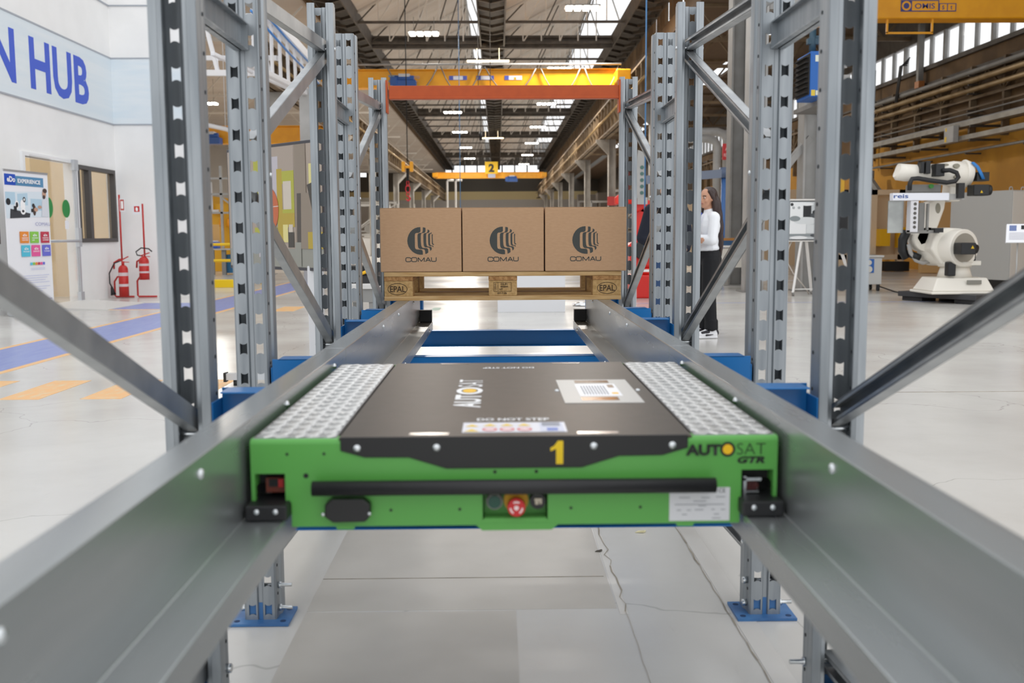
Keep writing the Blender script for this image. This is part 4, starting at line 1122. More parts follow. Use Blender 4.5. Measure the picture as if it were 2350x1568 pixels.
b = MB(); b.box(5.2, 7.2, 19.5, 19.7, 5.4, 5.62); b.bar((5.25, 19.6, 4.7), (6.0, 19.6, 5.4), .14, .16); o = b.build('cross_girder', steel_lt); tag(o, 'grey cross girder bracketed to the pale column at the right', 'girder')
for x, s, nm in ((-6.5, 1, 'left'), (5.05, -1, 'right')):
    r = thing('runway_girder', 'long brown crane runway girder along the %s row of columns' % nm, 'girder', (x, 75, 5.6), group='crane runway girders')
    ya = 33 if s < 0 else 28
    z0, z1 = (5.62, 6.95) if s < 0 else (5.36, 6.5)
    b = MB(); b.box(x - .03, x + .03, ya, 125, z0, z1); b.box(x - .22, x + .22, ya, 125, z1 - .06, z1); b.box(x - .22, x + .22, ya, 125, z0, z0 + .05); b.build('web_plate', brown_m, r)
    b = MB(); y = ya
    while y < 110:
        b.box(x - .2, x + .2, y - .03, y + .03, z0 + .05, z1 - .06); y += 1.3
    b.build('stiffener', brown_m, r, kind='stuff')
    MB().cyl((x - s * -.26, ya, z0 + .62), (x - s * -.26, 125, z0 + .62), .045, n=8).build('conductor_pipe', pipe_m, r)

def crane(y, x0, x1, z0, z1, label):
    r = thing('bridge_crane', label, 'crane', ((x0 + x1) / 2, y, z0), group='yellow bridge cranes')
    MB().box(x0, x1, y - .25, y + .25, z0, z1).build('bridge_girder', yellow_m, r, bevel=.03)
    b = MB(); b.box(x0, x1, y - .3, y + .3, z1 - .0, z1 + .04); b.build('top_flange', yellow_m, r)
    for x in (x0, x1): MB().box(x - .25, x + .25, y - 1.2, y + 1.2, z0 + .1, z0 + .5).build('end_carriage', yellow_m, r, bevel=.03)
    return r
blue_h = M('hoist blue', '#1f4f96', .4)
def hoist(x, y, z, r, k=1.0):
    b = MB(); b.box(x - .42 * k, x + .42 * k, y - .25, y + .25, z - .05, z + .2 * k); b.cyl((x - .35 * k, y - .1, z + .25 * k), (x + .35 * k, y - .1, z + .25 * k), .12 * k); b.box(x - .5 * k, x - .25 * k, y - .3, y + .1, z, z + .3 * k); b.build('hoist_trolley', blue_h, r, bevel=.02)
    MB().box(x - .2 * k, x + .2 * k, y - .2, y + .2, z + .3 * k, z + .42 * k).build('hoist_cover', pm('#c6c6c8'), r)
c1 = crane(37.3, -6.0, 4.5, 6.48, 7.1, 'yellow bridge crane with cable loops just above the orange beam')
hoist(-3.35, 36.85, 6.5, c1)
MB().cyl((-5.8, 36.9, 7.28), (4.5, 36.9, 7.28), .035, n=8).build('festoon_rail', steel_lt, c1)
fx = [-2.95, -2.0, -.6, .9, 2.4, 3.55, 4.6]
for a, c in zip([-4.0, -2.05, -.45, 1.55, 3.15], [-2.15, -.55, 1.45, 3.05, 4.4]):
    b = MB(); b.tube([(a + (c - a) * t / 8, 36.95, 7.22 - 1.0 * (1 - (2 * t / 8 - 1) ** 2)) for t in range(9)], .022, 6); b.build('festoon_cable', steel_mid, c1)
yy = 37.04
CLM = [pm('#7d9fc0'), pm('#5361b8'), pm('#cfa98a'), pm('#dedfe8'), pm('#dca214')]
for nm, qs in (('maker_logo', [(0, (-3.95, -3.55, 6.86, 6.93)), (0, (-3.62, -3.55, 6.68, 6.93)), (0, (-3.95, -3.75, 6.68, 6.75)), (0, (-3.78, -3.62, 6.78, 6.84))]), ('logo_line', [(2, (-3.5, -2.86, 6.70, 6.715))]),
               ('crane_label', [(1, (-1.75, -1.1, 6.75, 6.9)), (3, (-1.6, -1.25, 6.76, 6.89))]), ('crane_label', [(1, (-.76, -.12, 6.75, 6.9)), (3, (-.6, -.25, 6.76, 6.89))]),
               ('crane_label', [(3, (.27, .90, 6.75, 6.9)), (1, (.27, .42, 6.75, 6.9)), (4, (.6, .69, 6.755, 6.84))])):
    panel((0, yy, 0), None, Vector((1, 0, 0)), Vz, qs, CLM, nm, c1)
textfit('lettering', 'CERRATO', pm('#c4a498'), c1, (-3.48, yy - .002, 6.80), (1, 0, 0), (0, 0, 1), .66, .1, bold=.03)
c2 = crane(98, -6.0, 4.5, 6.6, 7.15, 'distant yellow bridge crane carrying the number two sign')
hoist(1.4, 97.5, 6.3, c2, 1.3)
o = MB().box(-1.2, .05, 97.2, 97.25, 7.0, 8.15).build('number_sign', pm('#f0c31c')); tag(o, 'yellow square sign with black figure two on the distant crane', 'sign')
textfit('number', '2', black_m, o, (-.85, 97.19, 7.15), (1, 0, 0), (0, 0, 1), .55, .8, bold=.05)
MB().box(-.9, -.2, 97.15, 97.2, 6.62, 6.98).build('load_plate', pm('#aab0c4'), o)
c3 = crane(40, -20.5, -6.9, 4.75, 5.4, 'yellow bridge crane with blue hoist in the left aisle')
hoist(-11.15, 39.4, 4.75, c3, 1.0)
# OMIS crane of the right aisle
c4 = crane(22, 7.35, 12.7, 5.69, 6.55, 'yellow bridge crane with printed capacity plate at the upper right')
pb = pm('#3d3f7c'); yy = 21.74
panel((0, yy, 0), None, Vector((1, 0, 0)), Vz, [(0, (8.6, 9.42, 5.83, 6.07)), (1, (8.84, 9.40, 5.85, 6.05)), (1, ell(8.72, 5.95, .1, .1)), (0, ell(8.72, 5.95, .062, .062)), (0, (9.42, 9.79, 5.83, 6.0)), (1, (9.44, 9.59, 5.85, 5.985)), (1, (9.61, 9.77, 5.85, 5.985))], [pb, yellow_m], 'capacity_plate', c4)
textfit('lettering', 'OMIS', pb, c4, (8.9, yy - .004, 5.89), (1, 0, 0), (0, 0, 1), .43, .11, bold=.012)
textfit('lettering', '5', pb, c4, (9.485, yy - .004, 5.87), (1, 0, 0), (0, 0, 1), .05, .085, bold=.03); textfit('lettering', 't', pb, c4, (9.665, yy - .004, 5.87), (1, 0, 0), (0, 0, 1), .04, .085, bold=.03)
b = MB(); b.box(8.33, 8.37, 21.8, 21.84, 5.4, 5.69); b.box(9.30, 9.34, 21.8, 21.84, 5.4, 5.69); b.box(8.33, 9.34, 21.8, 21.84, 5.38, 5.42); b.build('platform_frame', yellow_m, c4)

# hook and hanging cables
hk = thing('crane_hook', 'red chain hook hanging from a yellow hook block', 'hook', (-2.69, 30, 2.2))
b = MB(); b.box(-2.86, -2.76, 29.9, 30.1, 3.02, 3.32); b.box(-2.62, -2.52, 29.9, 30.1, 3.02, 3.32); b.box(-2.78, -2.6, 29.95, 30.05, 3.12, 3.2); b.build('hook_block', yellow_m, hk, bevel=.02)
b = MB(); b.cyl((-2.69, 30, 3.32), (-2.69, 30, 9.4), .015, n=6); b.cyl((-2.69, 30, 2.75), (-2.69, 30, 3.14), .04, n=8); b.build('rope', dark_in, hk)
def oval(mb, cx, cz, rx, rz, t, y): mb.tube([(cx + rx * math.cos(2 * PI * k / 16), y, cz + rz * math.sin(2 * PI * k / 16)) for k in range(17)], t, 7)
b = MB(); oval(b, -2.69, 2.68, .035, .09, .012, 30); oval(b, -2.69, 2.52, .065, .11, .014, 30); oval(b, -2.69, 2.36, .045, .06, .014, 30)
b.tube([(-2.69 + .055 * math.cos(a), 30, 2.235 + .06 * math.sin(a)) for a in [math.radians(100 - 28 * k) for k in range(11)]], [.016, .02, .024, .028, .03, .03, .03, .026, .02, .016, .01], 8); b.build('chain_hook', pm('#cf2530', .35), hk)
for x, y, z0, z1, lab in ((-1.36, 36.2, 1.0, 9.4, 'thin blue cable hanging down the middle of the hall'), (2.47, 17.0, .6, 7.5, 'thin blue air hose hanging by the right uprights')):
    o = MB().cyl((x, y, z0), (x, y, z1), .014 if y > 20 else .012, n=6).build('hanging_cable', pm('#4d7fae')); tag(o, lab, 'cable')
pd = thing('crane_pendant', 'black crane pendant hanging below the orange beam', 'pendant', (-.6, 37, 4.8))
MB().cyl((-.62, 37.2, 4.6), (-.62, 37.2, 4.9), .05, .07).build('pendant_body', dark_in, pd); MB().cyl((-.62, 37.2, 4.9), (-.62, 37.2, 6.475), .012, n=6).build('cable', dark_in, pd)
for k, x in enumerate((-.68, -.25)):
    o = MB().cyl((x, 36.4, 6.4), (x, 36.4, 9.6), .012, n=6).build('hoist_rope', steel_dark); tag(o, 'dark hoist rope before the yellow crane, %s of two' % ('left', 'right')[k], 'rope')

# lamps under the roof
def lamp(x, y, z, label, group, big=True):
    r = thing('ceiling_light', label, 'light', (x, y, z), group=group)
    w2 = .62
    b = MB(); b.box(x - w2, x + w2, y - .3, y + .3, z + .07, z + .12); b.build('housing', steel_lt, r)
    for k in range(4):
        xx = x - .45 + .3 * k
        MB().box(xx - .1, xx + .1, y - .3, y + .28, z + .01, z + .07).build('tube_panel', tube_m, r)
    ld = bpy.data.lights.new('lamp', 'AREA'); ld.shape = 'RECTANGLE'; ld.size = 1.2; ld.size_y = .5; ld.energy = LAMP_W; ld.color = (1, .95, .88)
    lo = bpy.data.objects.new('lamp_light', ld); C.objects.link(lo); lo.parent = r; lo.location = (0, 0, 0)
    for q in (-.4, .4): MB().cyl((x + q, y, z + .12), (x + q, y, 9.7), .01, n=5).build('suspension', steel_mid, r)
LAMP_W = 480
ORL = ['nearest', 'second', 'third', 'fourth', 'fifth', 'sixth', 'seventh']
for k, y in enumerate((36, 48.8, 61.7, 74.8, 87.9, 100.8, 113.8)):
    lamp(3.0, y, 9.0, '%s four-tube ceiling light of the right row under the roof' % ORL[k], 'ceiling lights of the right row')
for k, y in enumerate((40.4, 53.1, 65.8, 78.3, 92, 105)):
    lamp(-2.88, y, 9.0, '%s four-tube ceiling light of the left row under the roof' % ORL[k], 'ceiling lights of the left row')
lamp(-15.0, 52.5, 7.9, 'four-tube ceiling light hanging in the left aisle', 'ceiling lights of the left aisle')
for k, (x, y, z) in enumerate(((-.4, 46, 8.9), (-.45, 82, 8.9))):
    b = MB(); b.box(x - .95, x + .95, y - .1, y + .1, z, z + .07); b.cyl((x - .5, y, z + .07), (x - .5, y, 9.5), .01, n=5); b.cyl((x + .5, y, z + .07), (x + .5, y, 9.5), .01, n=5); o = b.build('strip_light', M('strip lamp glow', '#ffe9c0', .5, emit=3)); tag(o, '%s long strip light under the central roof gutter' % ('nearer', 'farther')[k], 'light')

# pipes and trays along the right wall
PZ_ = [(5.38, .06, steel_mid, 'grey pipe highest on the right wall'), (5.15, .075, pipe_m, 'upper lagged golden pipe on the right wall'), (4.9, .065, pipe_m, 'lower lagged golden pipe on the right wall'),
       (4.42, .035, brown_m, 'thin brown pipe below the lattice of the right wall'), (4.30, .022, steel_mid, 'thin grey conduit on the right wall'), (4.1, .05, steel_lt, 'pale grey pipe above the cable trays'), (3.3, .035, steel_mid, 'lowest grey pipe below the cable trays')]
for z, rr, mt, lab in PZ_:
    r = thing('wall_pipe', lab, 'pipe', (12.6, 24, z), group='pipes along the right wall')
    MB().cyl((12.6, 12.5, z), (12.6, 33.9, z), rr, n=12).build('pipe_run', mt, r)
    for y in (15, 18, 21, 24, 27, 30, 33): MB().box(12.57, 12.99, y - .03, y + .03, z - rr - .04, z - rr).build('clamp', steel_dark, r)
tray_m = M('perforated tray', '#9d9990', .5, .3, c2='#8a867d', scale=4)
for z, lab in ((3.9, 'upper grey perforated cable tray on the right wall'), (3.55, 'lower grey perforated cable tray on the right wall')):
    r = thing('cable_tray', lab, 'cable tray', (12.45, 24, z), group='cable trays along the right wall')
    b = MB(); b.box(12.2, 12.22, 12.5, 34.2, z, z + .12); b.box(12.22, 12.45, 12.5, 34.2, z, z + .01); b.box(12.43, 12.45, 12.5, 34.2, z, z + .12); b.build('tray_body', tray_m, r)
    for y in (14, 17, 20, 23, 26, 29, 32): MB().box(12.19, 12.99, y - .025, y + .025, z - .06, z).build('support_arm', steel_dark, r)
r = thing('junction_box', 'grey electrical box with yellow warning labels on the cable trays', 'electrical box', (12.4, 26.9, 3.6))
MB().box(12.04, 12.19, 26.6, 27.15, 3.52, 3.95).build('box_body', steel_lt, r, bevel=.01)
panel((12.039, 27.15, 3.52), None, Vector((0, -1, 0)), Vz, [(0, (.05, .17, .03, .17)), (0, (.08, .17, .31, .40))], [pm('#e6bf1c')], 'warning_sticker', r)
o = MB().cyl((12.75, 34.3, 3.4), (12.75, 34.3, 6.6), .07, n=12).build('down_pipe', steel_lt); tag(o, 'upright grey pipe where the wall pipes end', 'pipe')
o = MB(); [o.tube([(12.7, 31.2 + .05 * k, 6.5 - .05 * k), (12.55, 31.4 + .05 * k, 6.3), (12.5, 31.6 + .04 * k, 5.2)], .02, 6) for k in range(5)]
o = o.build('cable_bundle', rubber_m); tag(o, 'bundle of dark cables dropping down the right wall', 'cables')
b = MB(); b.box(12.72, 12.88, 30.6, 30.75, 5.7, 7.4); o = b.build('wall_post', steel_mid); tag(o, 'grey post beside the high windows of the right wall', 'post')
o = MB().box(12.72, 12.9, 30.55, 30.85, 5.5, 5.7).build('switch_box', pm('#b0703a')); tag(o, 'small orange switch box on the wall post', 'electrical box')
b = MB(); b.bar((12.3, 33.5, 3.1), (12.3, 30.4, 1.4), .12, .18); b.box(12.2, 12.5, 33.3, 33.6, 0, 3.2); o = b.build('wall_brace', steel_mid); tag(o, 'dark diagonal brace by the ochre wall', 'brace')
b = MB(); b.bar((12.2, 22.6, 3.1), (12.2, 20.6, 1.8), .1, .16); b.bar((12.2, 22.6, 3.1), (12.95, 22.6, 3.1), .1, .1); o = b.build('pipe_bracket', steel_mid); tag(o, 'dark diagonal bracket above the grey cabinet', 'bracket')
# heater
r = thing('unit_heater', 'blue unit heater with dark louvres mounted by the column', 'heater', (5.6, 18, 3.45))
b = MB(); b.box(5.42, 5.98, 17.6, 18.4, 3.5, 4.28); b.build('casing', pm('#1c5fae'), r, bevel=.02)
MB().box(5.40, 5.425, 17.62, 18.38, 3.55, 4.24).build('louvre_frame', dark_in, r)
for k in range(8): MB().bar((5.37, 17.65, 3.59 + .085 * k), (5.37, 18.35, 3.59 + .085 * k), .05, .012).build('louvre', dark_in, r)
b = MB(); b.cyl((5.6, 18.1, 4.28), (5.6, 18.1, 4.75), .06); b.tube([(5.6, 18.1, 4.6), (5.75, 18.1, 4.6), (5.85, 18.1, 4.5)], .04); b.box(5.5, 5.75, 18.05, 18.15, 4.48, 4.58); b.build('valve', pm('#2c4a5a'), r)
MB().cyl((5.6, 18.1, 4.75), (5.6, 18.1, 7.0), .05, n=10).build('supply_pipe', pm('#c9c6c0'), r)
b = MB(); b.box(5.7, 6.15, 17.9, 19.5, 3.42, 3.5); b.build('shelf_bracket', steel_mid, r)
panel((5.42, 17.597, 3.42), None, Vector((1, 0, 0)), Vz, [(0, (.08, .16, .68, .79)), (1, (.02, .09, .1, .2)), (0, (.1, .18, .11, .19))], [pm('#d9dccb'), pm('#d7bb3a')], 'sticker', r)
b = MB(); b.box(5.62, 5.98, 25.2, 25.25, 2.98, 3.38); b.cyl((5.8, 25.22, 3.38), (5.8, 25.22, 7.2), .012, n=5); o = b.build('red_sign', pm('#c22c30')); tag(o, 'small red notice sign hanging between the columns', 'sign')
textfit('lettering', 'AREA', pm('#e6b6b4'), o, (5.68, 25.198, 3.21), (1, 0, 0), (0, 0, 1), .24, .08, bold=.02); textfit('lettering', 'RISERVATA', pm('#e6b6b4'), o, (5.65, 25.198, 3.06), (1, 0, 0), (0, 0, 1), .3, .08, bold=.02)
# blue jib column
r = thing('jib_crane', 'blue jib column with grey arm behind the person in white', 'crane', (5.55, 24.6, 0))
MB().cyl((5.55, 24.6, 0), (5.55, 24.6, 2.55), .09, n=18).build('jib_column', pm('#4470ae'), r); MB().bar((5.7, 24.6, 2.62), (3.6, 24.4, 2.45), .14, .2).build('jib_arm', pm('#8793a8'), r); MB().cyl((5.55, 24.6, 2.5), (5.55, 24.6, 2.75), .14, n=14).build('bearing', pm('#5b6a86'), r)
# distant machinery on both sides of the nave
for k, (x, y, w2, h, c) in enumerate(((-7.4, 58, 1.2, 1.9, '#c9c8c6'), (-7.9, 66, 1.4, 2.3, '#b9b8b4'), (-7.2, 78, 1.0, 2.0, '#cfc7ba'), (7.1, 52, 1.2, 2.4, '#8d8a86'), (6.9, 63, 1.1, 2.2, '#a5a29c'), (7.4, 75, 1.4, 2.6, '#979289'), (8.2, 41, 1.2, 2.6, '#77736d'))):
    r = thing('machine_cell', 'distant %s machine frame beside the %s columns, %s along the hall' % (('pale', 'grey', 'cream', 'dark', 'grey', 'tan', 'dark')[k], 'left' if x < 0 else 'right', ('nearest', 'second', 'third', 'second', 'third', 'fourth', 'nearest')[k]), 'machine', (x, y, 0), group='machine cells along the hall')
    MB().box(x - w2 * .6, x + w2 * .6, y - .5, y + .5, 0, h * .55).build('machine_base', pm(c), r)
    b = MB()
    for xx in (-w2, w2): b.box(x + xx - .06, x + xx + .06, y - .6, y - .48, 0, h + 1)
    b.box(x - w2, x + w2, y - .6, y - .48, h + .9, h + 1.02); b.box(x - w2, x + w2, y - .6, y - .48, h * .6, h * .6 + .08); b.bar((x - w2, y - .54, h * .6), (x + w2, y - .54, h + .95), .07, .07); b.build('frame', steel_lt, r)
    MB().cyl((x, y - .55, h * .8), (x, y - .2, h * .8), .25, n=16).build('machine_head', steel_mid, r)
r = thing('control_pendant', 'hanging dark red control panel beside the right columns', 'panel', (5.1, 40, 2.3)); MB().box(4.85, 5.25, 40, 40.2, 2.4, 3.6).build('panel_body', pm('#7d3a3c'), r); MB().cyl((5.05, 40.1, 3.6), (5.05, 40.1, 5.615), .03, n=8).build('hanger', steel_mid, r)
panel((4.85, 39.998, 2.4), None, Vector((1, 0, 0)), Vz, [(0, (.04, .16, .85, 1.0)), (0, (.14, .22, .25, .38))], [pm('#d28a2a')], 'panel_light', r)
for k, (x, y, z) in enumerate(((5.42, 47.63, 2.5), (5.42, 34.63, 1.85))):
    o = MB().box(x - .22, x + .22, y, y + .05, z, z + .42).build('red_plate', pm('#b83a3a')); tag(o, 'small red plate on %s grey column of the right row' % ('a far', 'a near')[k], 'sign')

for k, x in enumerate((-4.5, -3.75)):
    b = MB(); b.tube([(x + .6, 90, 6.0), (x + .05, 90, 6.0), (x, 90, 5.9), (x, 90, .002)], .09, 8); o = b.build('drain_pipe', pm('#cfcdca')); tag(o, '%s of two white pipes dropping before the far wall' % ('left', 'right')[k], 'pipe')

# taller plant further back in both aisles
for k, (x, y, w2, h, c, lab) in enumerate(((8.0, 48, 1.4, 3.6, '#5e574f', 'tall dark press with side platform, nearest in the right aisle'), (9.6, 57, 1.6, 4.2, '#6d655b', 'tall brown press with side platform, second in the right aisle'),
        (8.4, 70, 1.5, 4.0, '#575049', 'tall dark press with side platform, third in the right aisle'), (8.8, 88, 1.8, 4.6, '#69625a', 'tall grey press with side platform, farthest in the right aisle'),
        (-9.6, 52, 1.5, 3.2, '#9a9790', 'tall grey press with side platform, nearest in the left aisle'), (-10.2, 72, 1.8, 3.8, '#87837b', 'tall grey press with side platform, second in the left aisle'), (-9.2, 92, 1.6, 4.0, '#8f8a82', 'tall grey press with side platform, farthest in the left aisle'))):
    r = thing('press_machine', lab, 'machine', (x, y, 0), group='presses of the aisles')
    MB().box(x - w2, x + w2, y - .8, y + .8, 0, h * .35).build('press_base', pm(c), r)
    for sx in (-1, 1): MB().box(x + sx * w2 * .7 - .25, x + sx * w2 * .7 + .25, y - .7, y + .7, h * .35, h * .85).build('press_column', pm(c), r)
    MB().box(x - w2, x + w2, y - .8, y + .8, h * .85, h).build('press_crown', pm(c), r)
    b = MB(); b.box(x - w2 - .9, x - w2, y - .7, y + .7, h * .5, h * .5 + .06); b.box(x - w2 - .9, x - w2 - .85, y - .7, y - .64, 0, h * .5 + 1.0); b.box(x - w2 - .9, x - w2 - .85, y + .64, y + .7, 0, h * .5 + 1.0); b.box(x - w2 - .9, x - w2 - .86, y - .7, y + .7, h * .5 + .95, h * .5 + 1.0); b.build('side_platform', steel_mid, r)
    b = MB(); b.cyl((x, y - .82, h * .92), (x, y - 1.0, h * .92), .3, n=16); b.build('flywheel', steel_mid, r)
for k, (x, y) in enumerate(((6.75, 31), (7.15, 31.5))):
    b = MB(); b.tube([(x - 1.2, y, 4.05 + .25 * k), (x - .3, y, 4.05 + .25 * k), (x - .08, y, 3.98 + .25 * k), (x, y, 3.8 + .25 * k), (x, y, .01)], .13, 12); o = b.build('air_duct', steel_lt); tag(o, '%s of two bent grey air ducts behind the dark column' % ('left', 'right')[k], 'duct')
# ================================================================ RIGHT OF THE RACK
def RX(x, y=540): return .007136 * x + .0002892 * y - 8.3756635
def RZ(x, y): return -3.88e-5 * x - .0070504 * y + 4.9828811
RY = 16.2
def R3(x, y, d=0.): return (RX(x, y), RY + d, RZ(x, y))
dk = M('robot black', '#17181a', .45)
# platform
pf = thing('robot_platform', 'dark grey steel platform under the white robot', 'platform', (7.7, 16.3, 0))
e1 = Vector((.47, -.88, 0)); e2 = Vector((.88, .47, 0)); A = Vector((6.78, 16.85, 0))
def slab(mb, o, a, b, z0, z1, m=0):
    P = [o, o + e1 * a, o + e1 * a + e2 * b, o + e2 * b]
    mb.hexa([(p.x, p.y, z0) for p in P] + [(p.x, p.y, z1) for p in P], m)
b = MB(); slab(b, A, 1.5, 1.45, .07, .155); b.build('deck_plate', M('platform paint', '#3a3b3e', .5), pf, bevel=.008)
for i in (.04, 1.06):
    for j in (.06, 1.0):
        b = MB(); slab(b, A + e1 * i + e2 * j, .4, .36, 0, .07); b.build('foot_block', M('platform feet', '#2c2d30', .5), pf, bevel=.01)
# robot
rob = thing('industrial_robot', 'white industrial robot arm holding a gripper frame', 'robot', (7.45, 16.25, .155))
def px_poly(pts): return [(RX(x, y), RZ(x, y)) for x, y in pts]
b = MB()
bx0, bx1, tx0, tx1 = RX(2117, 660), RX(2258, 660), RX(2134, 636), RX(2247, 636); zt = RZ(2190, 636)
b.hexa([(bx0, RY - .38, .2), (bx1, RY - .38, .2), (bx1, RY + .42, .2), (bx0, RY + .42, .2), (tx0, RY - .28, zt), (tx1, RY - .28, zt), (tx1, RY + .32, zt), (tx0, RY + .32, zt)])
b.box(bx0 - .03, bx1 + .03, RY - .42, RY + .46, .156, .2); b.build('base', robot_w, rob, bevel=.02)
b = MB(); b.box(RX(2201), RX(2233), RY - .36, RY - .34, RZ(2200, 650), RZ(2200, 641)); b.build('base_slot', M('slot grey', '#8b8880', .6), rob)
b = MB(); b.cyl((RX(2194), RY, zt), (RX(2194), RY, RZ(2194, 612)), .27, .22, n=28); b.cyl((RX(2194), RY, RZ(2194, 612)), (RX(2194), RY, RZ(2194, 600)), .25, .30, n=28); b.build('turntable', robot_w, rob)
b = MB(); b.xz(px_poly([(2152, 606), (2128, 572), (2140, 530), (2165, 522), (2200, 524), (2222, 545), (2205, 575), (2232, 598), (2228, 608)]), RY - .14, RY + .34); b.build('carousel', robot_w, rob, bevel=.03, seg=3)
b = MB(); b.box(RX(2200), RX(2240), RY - .22, RY + .1, RZ(2200, 608), RZ(2200, 598)); b.build('mounting_lug', robot_w, rob, bevel=.01)
c = Vector(R3(2180, 568)); ax = Vector((.35, -.93, 0)).normalized(); s0 = c - ax * -.0
b = MB(); b.cyl(c - ax * .42, c + ax * .30, .30, n=32); b.build('shoulder_drum', robot_w, rob, bevel=.015)
b = MB(); b.cyl(c + ax * .301, c + ax * .306, .235, n=32); b.build('drum_recess', M('recess grey', '#9d978b', .6), rob)
b = MB(); b.box(RX(2167), RX(2200), RY - .62, RY - .30, RZ(2180, 582), RZ(2180, 556)); b.cyl((RX(2200), RY - .46, RZ(2200, 569)), (RX(2213), RY - .46, RZ(2200, 571)), .10, .07, n=16); b.build('shoulder_motor', dk, rob, bevel=.012)
b = MB(); b.box(RX(2214), RX(2229), RY - .2, RY - .05, RZ(2220, 598), RZ(2220, 566)); b.build('axis_motor', dk, rob, bevel=.015); b = MB(); b.box(RX(2160), RX(2178), RY - .3, RY - .16, RZ(2170, 632), RZ(2170, 600)); b.build('axis_motor', dk, rob, bevel=.015)
yt = pm('#d9b31e')
b = MB(); b.xz(px_poly([(2187, 569), (2194, 569), (2190.5, 562)]), RY - .63, RY - .622); b.build('warning_triangle', yt, rob)
b = MB(); b.cyl(Vector(R3(2136, 548, .45)), Vector(R3(2136, 548, .12)), .21, n=24); b.build('arm_joint', robot_w, rob, bevel=.02)
b = MB(); b.xz(px_poly([(2108, 546), (2120, 520), (2140, 462), (2180, 450), (2176, 478), (2156, 532), (2146, 556), (2120, 566)]), RY + .12, RY + .38); la = b.build('lower_arm', robot_w, rob, bevel=.03, seg=3)
b = MB(); b.xz(px_poly(ell(2160, 477, 6, 12)), RY + .116, RY + .12); b.build('arm_pocket', M('recess olive', '#948f80', .6), la)
b = MB(); b.tube([R3(2098, 530, .3), R3(2089, 550, .3), R3(2088, 575, .3), R3(2098, 592, .3)], .075, 12); b.tube([R3(2102, 583, .25), R3(2112, 588, .2), R3(2122, 592, .2)], .06, 10); b.build('counterweight_boot', dk, rob)
b = MB(); b.tube([R3(2097, 560, .2), R3(2101, 580, .2), R3(2114, 598, .2), R3(2130, 604, .2), R3(2146, 600, .2)], .035, 10); b.build('grey_hose', pm('#aaa8a4'), rob)
b = MB(); b.xz(px_poly([(2186, 415), (2232, 408), (2216, 440), (2206, 462), (2180, 462)]), RY + .05, RY + .36); b.build('elbow_bracket', robot_w, rob, bevel=.02)
b = MB()
b.tube([R3(2064, 393, .1), R3(2066, 394, .1), R3(2086, 396, .1), R3(2110, 396, .1), R3(2150, 397, .1), R3(2190, 399, .1), R3(2214, 401, .1), R3(2216, 401, .1)], [.10, .135, .14, .13, .15, .21, .215, .2], 28)
b.build('upper_arm', robot_w, rob)
b = MB(); b.cyl(Vector(R3(2214, 398, .1)), Vector(R3(2232, 400, .1)), .235, .2, n=28); b.build('elbow_housing', robot_w, rob, bevel=.02)
b = MB()
for x, y, rx, ry in ((2188, 382, 7, 5), (2188, 407, 6, 5), (2162, 380, 8, 3)): b.xz(px_poly(ell(x, y, rx, ry)), RY - .125, RY - .08)
b.build('casting_window', M('recess olive', '#948f80', .6), rob)
b = MB(); b.box(RX(2112), RX(2123), RY - .12, RY + .05, RZ(2115, 400), RZ(2115, 371)); b.box(RX(2102), RX(2110), RY - .1, RY + .05, RZ(2105, 398), RZ(2105, 373)); b.box(RX(2130), RX(2150), RY - .2, RY, RZ(2140, 406), RZ(2140, 378)); b.build('valve_block', dk, rob, bevel=.01)
b = MB(); b.box(RX(2214), RX(2250), RY - .25, RY, RZ(2230, 450), RZ(2230, 425)); b.cyl((RX(2248), RY - .125, RZ(2248, 437)), (RX(2260), RY - .125, RZ(2248, 437)), .085, n=18); b.build('elbow_motor', dk, rob, bevel=.015)
b = MB(); b.xz(px_poly([(2232, 444), (2238, 444), (2235, 438)]), RY - .262, RY - .252); b.build('warning_triangle', yt, rob)
b = MB(); b.box(RX(2230), RX(2258), RY - .1, RY + .1, RZ(2240, 416), RZ(2240, 396)); b.build('connector_plate', dk, rob, bevel=.005)
b = MB()
for k in range(3): b.tube([R3(2224 + 2 * k, 374, -.08), R3(2234 + 2 * k, 384, -.1), R3(2240 + 2 * k, 398, -.12), R3(2246 + 2 * k, 412, -.12)], .014, 8)
b.build('blue_hose', pm('#2f7cc4'), rob)
b = MB(); b.tube([R3(2150, 394, -.2), R3(2164, 393, -.25), R3(2177, 399, -.28), R3(2181, 409, -.28), R3(2174, 418, -.28), R3(2155, 421, -.28), R3(2125, 417, -.25), R3(2095, 411, -.2), R3(2082, 412, -.2), R3(2077, 422, -.2), R3(2076, 438, -.2)], .036, 12); b.build('dress_hose', rubber_m, rob)
b = MB(); b.box(RX(2080), RX(2150), RY - .1, RY + .12, RZ(2120, 443), RZ(2120, 424)); b.build('wrist_unit', steel_mid, rob, bevel=.02)
b = MB(); b.cyl(Vector(R3(2130, 428, -.14)), Vector(R3(2130, 428, -.04)), .035, n=14); b.build('green_valve', pm('#3f8a3a'), rob)
b = MB(); b.box(RX(2033), RX(2160), RY - .24, RY - .1, RZ(2100, 461), RZ(2100, 444)); gb = b.build('gripper_beam', pm('#e8eaf2', .35), rob, bevel=.008)
textfit('lettering', 'reis', pm('#2a4f96'), gb, (RX(2038, 455), RY - .241, RZ(2038, 456)), (1, 0, 0), (0, 0, 1), .235, .065, bold=.02)
b = MB(); b.box(RX(2160), RX(2195), RY - .22, RY - .1, RZ(2180, 459), RZ(2180, 446)); b.build('beam_end', steel_lt, rob); b = MB(); b.box(RX(2176), RX(2190), RY - .3, RY - .2, RZ(2180, 456), RZ(2180, 422)); b.build('gripper_motor', dk, rob)
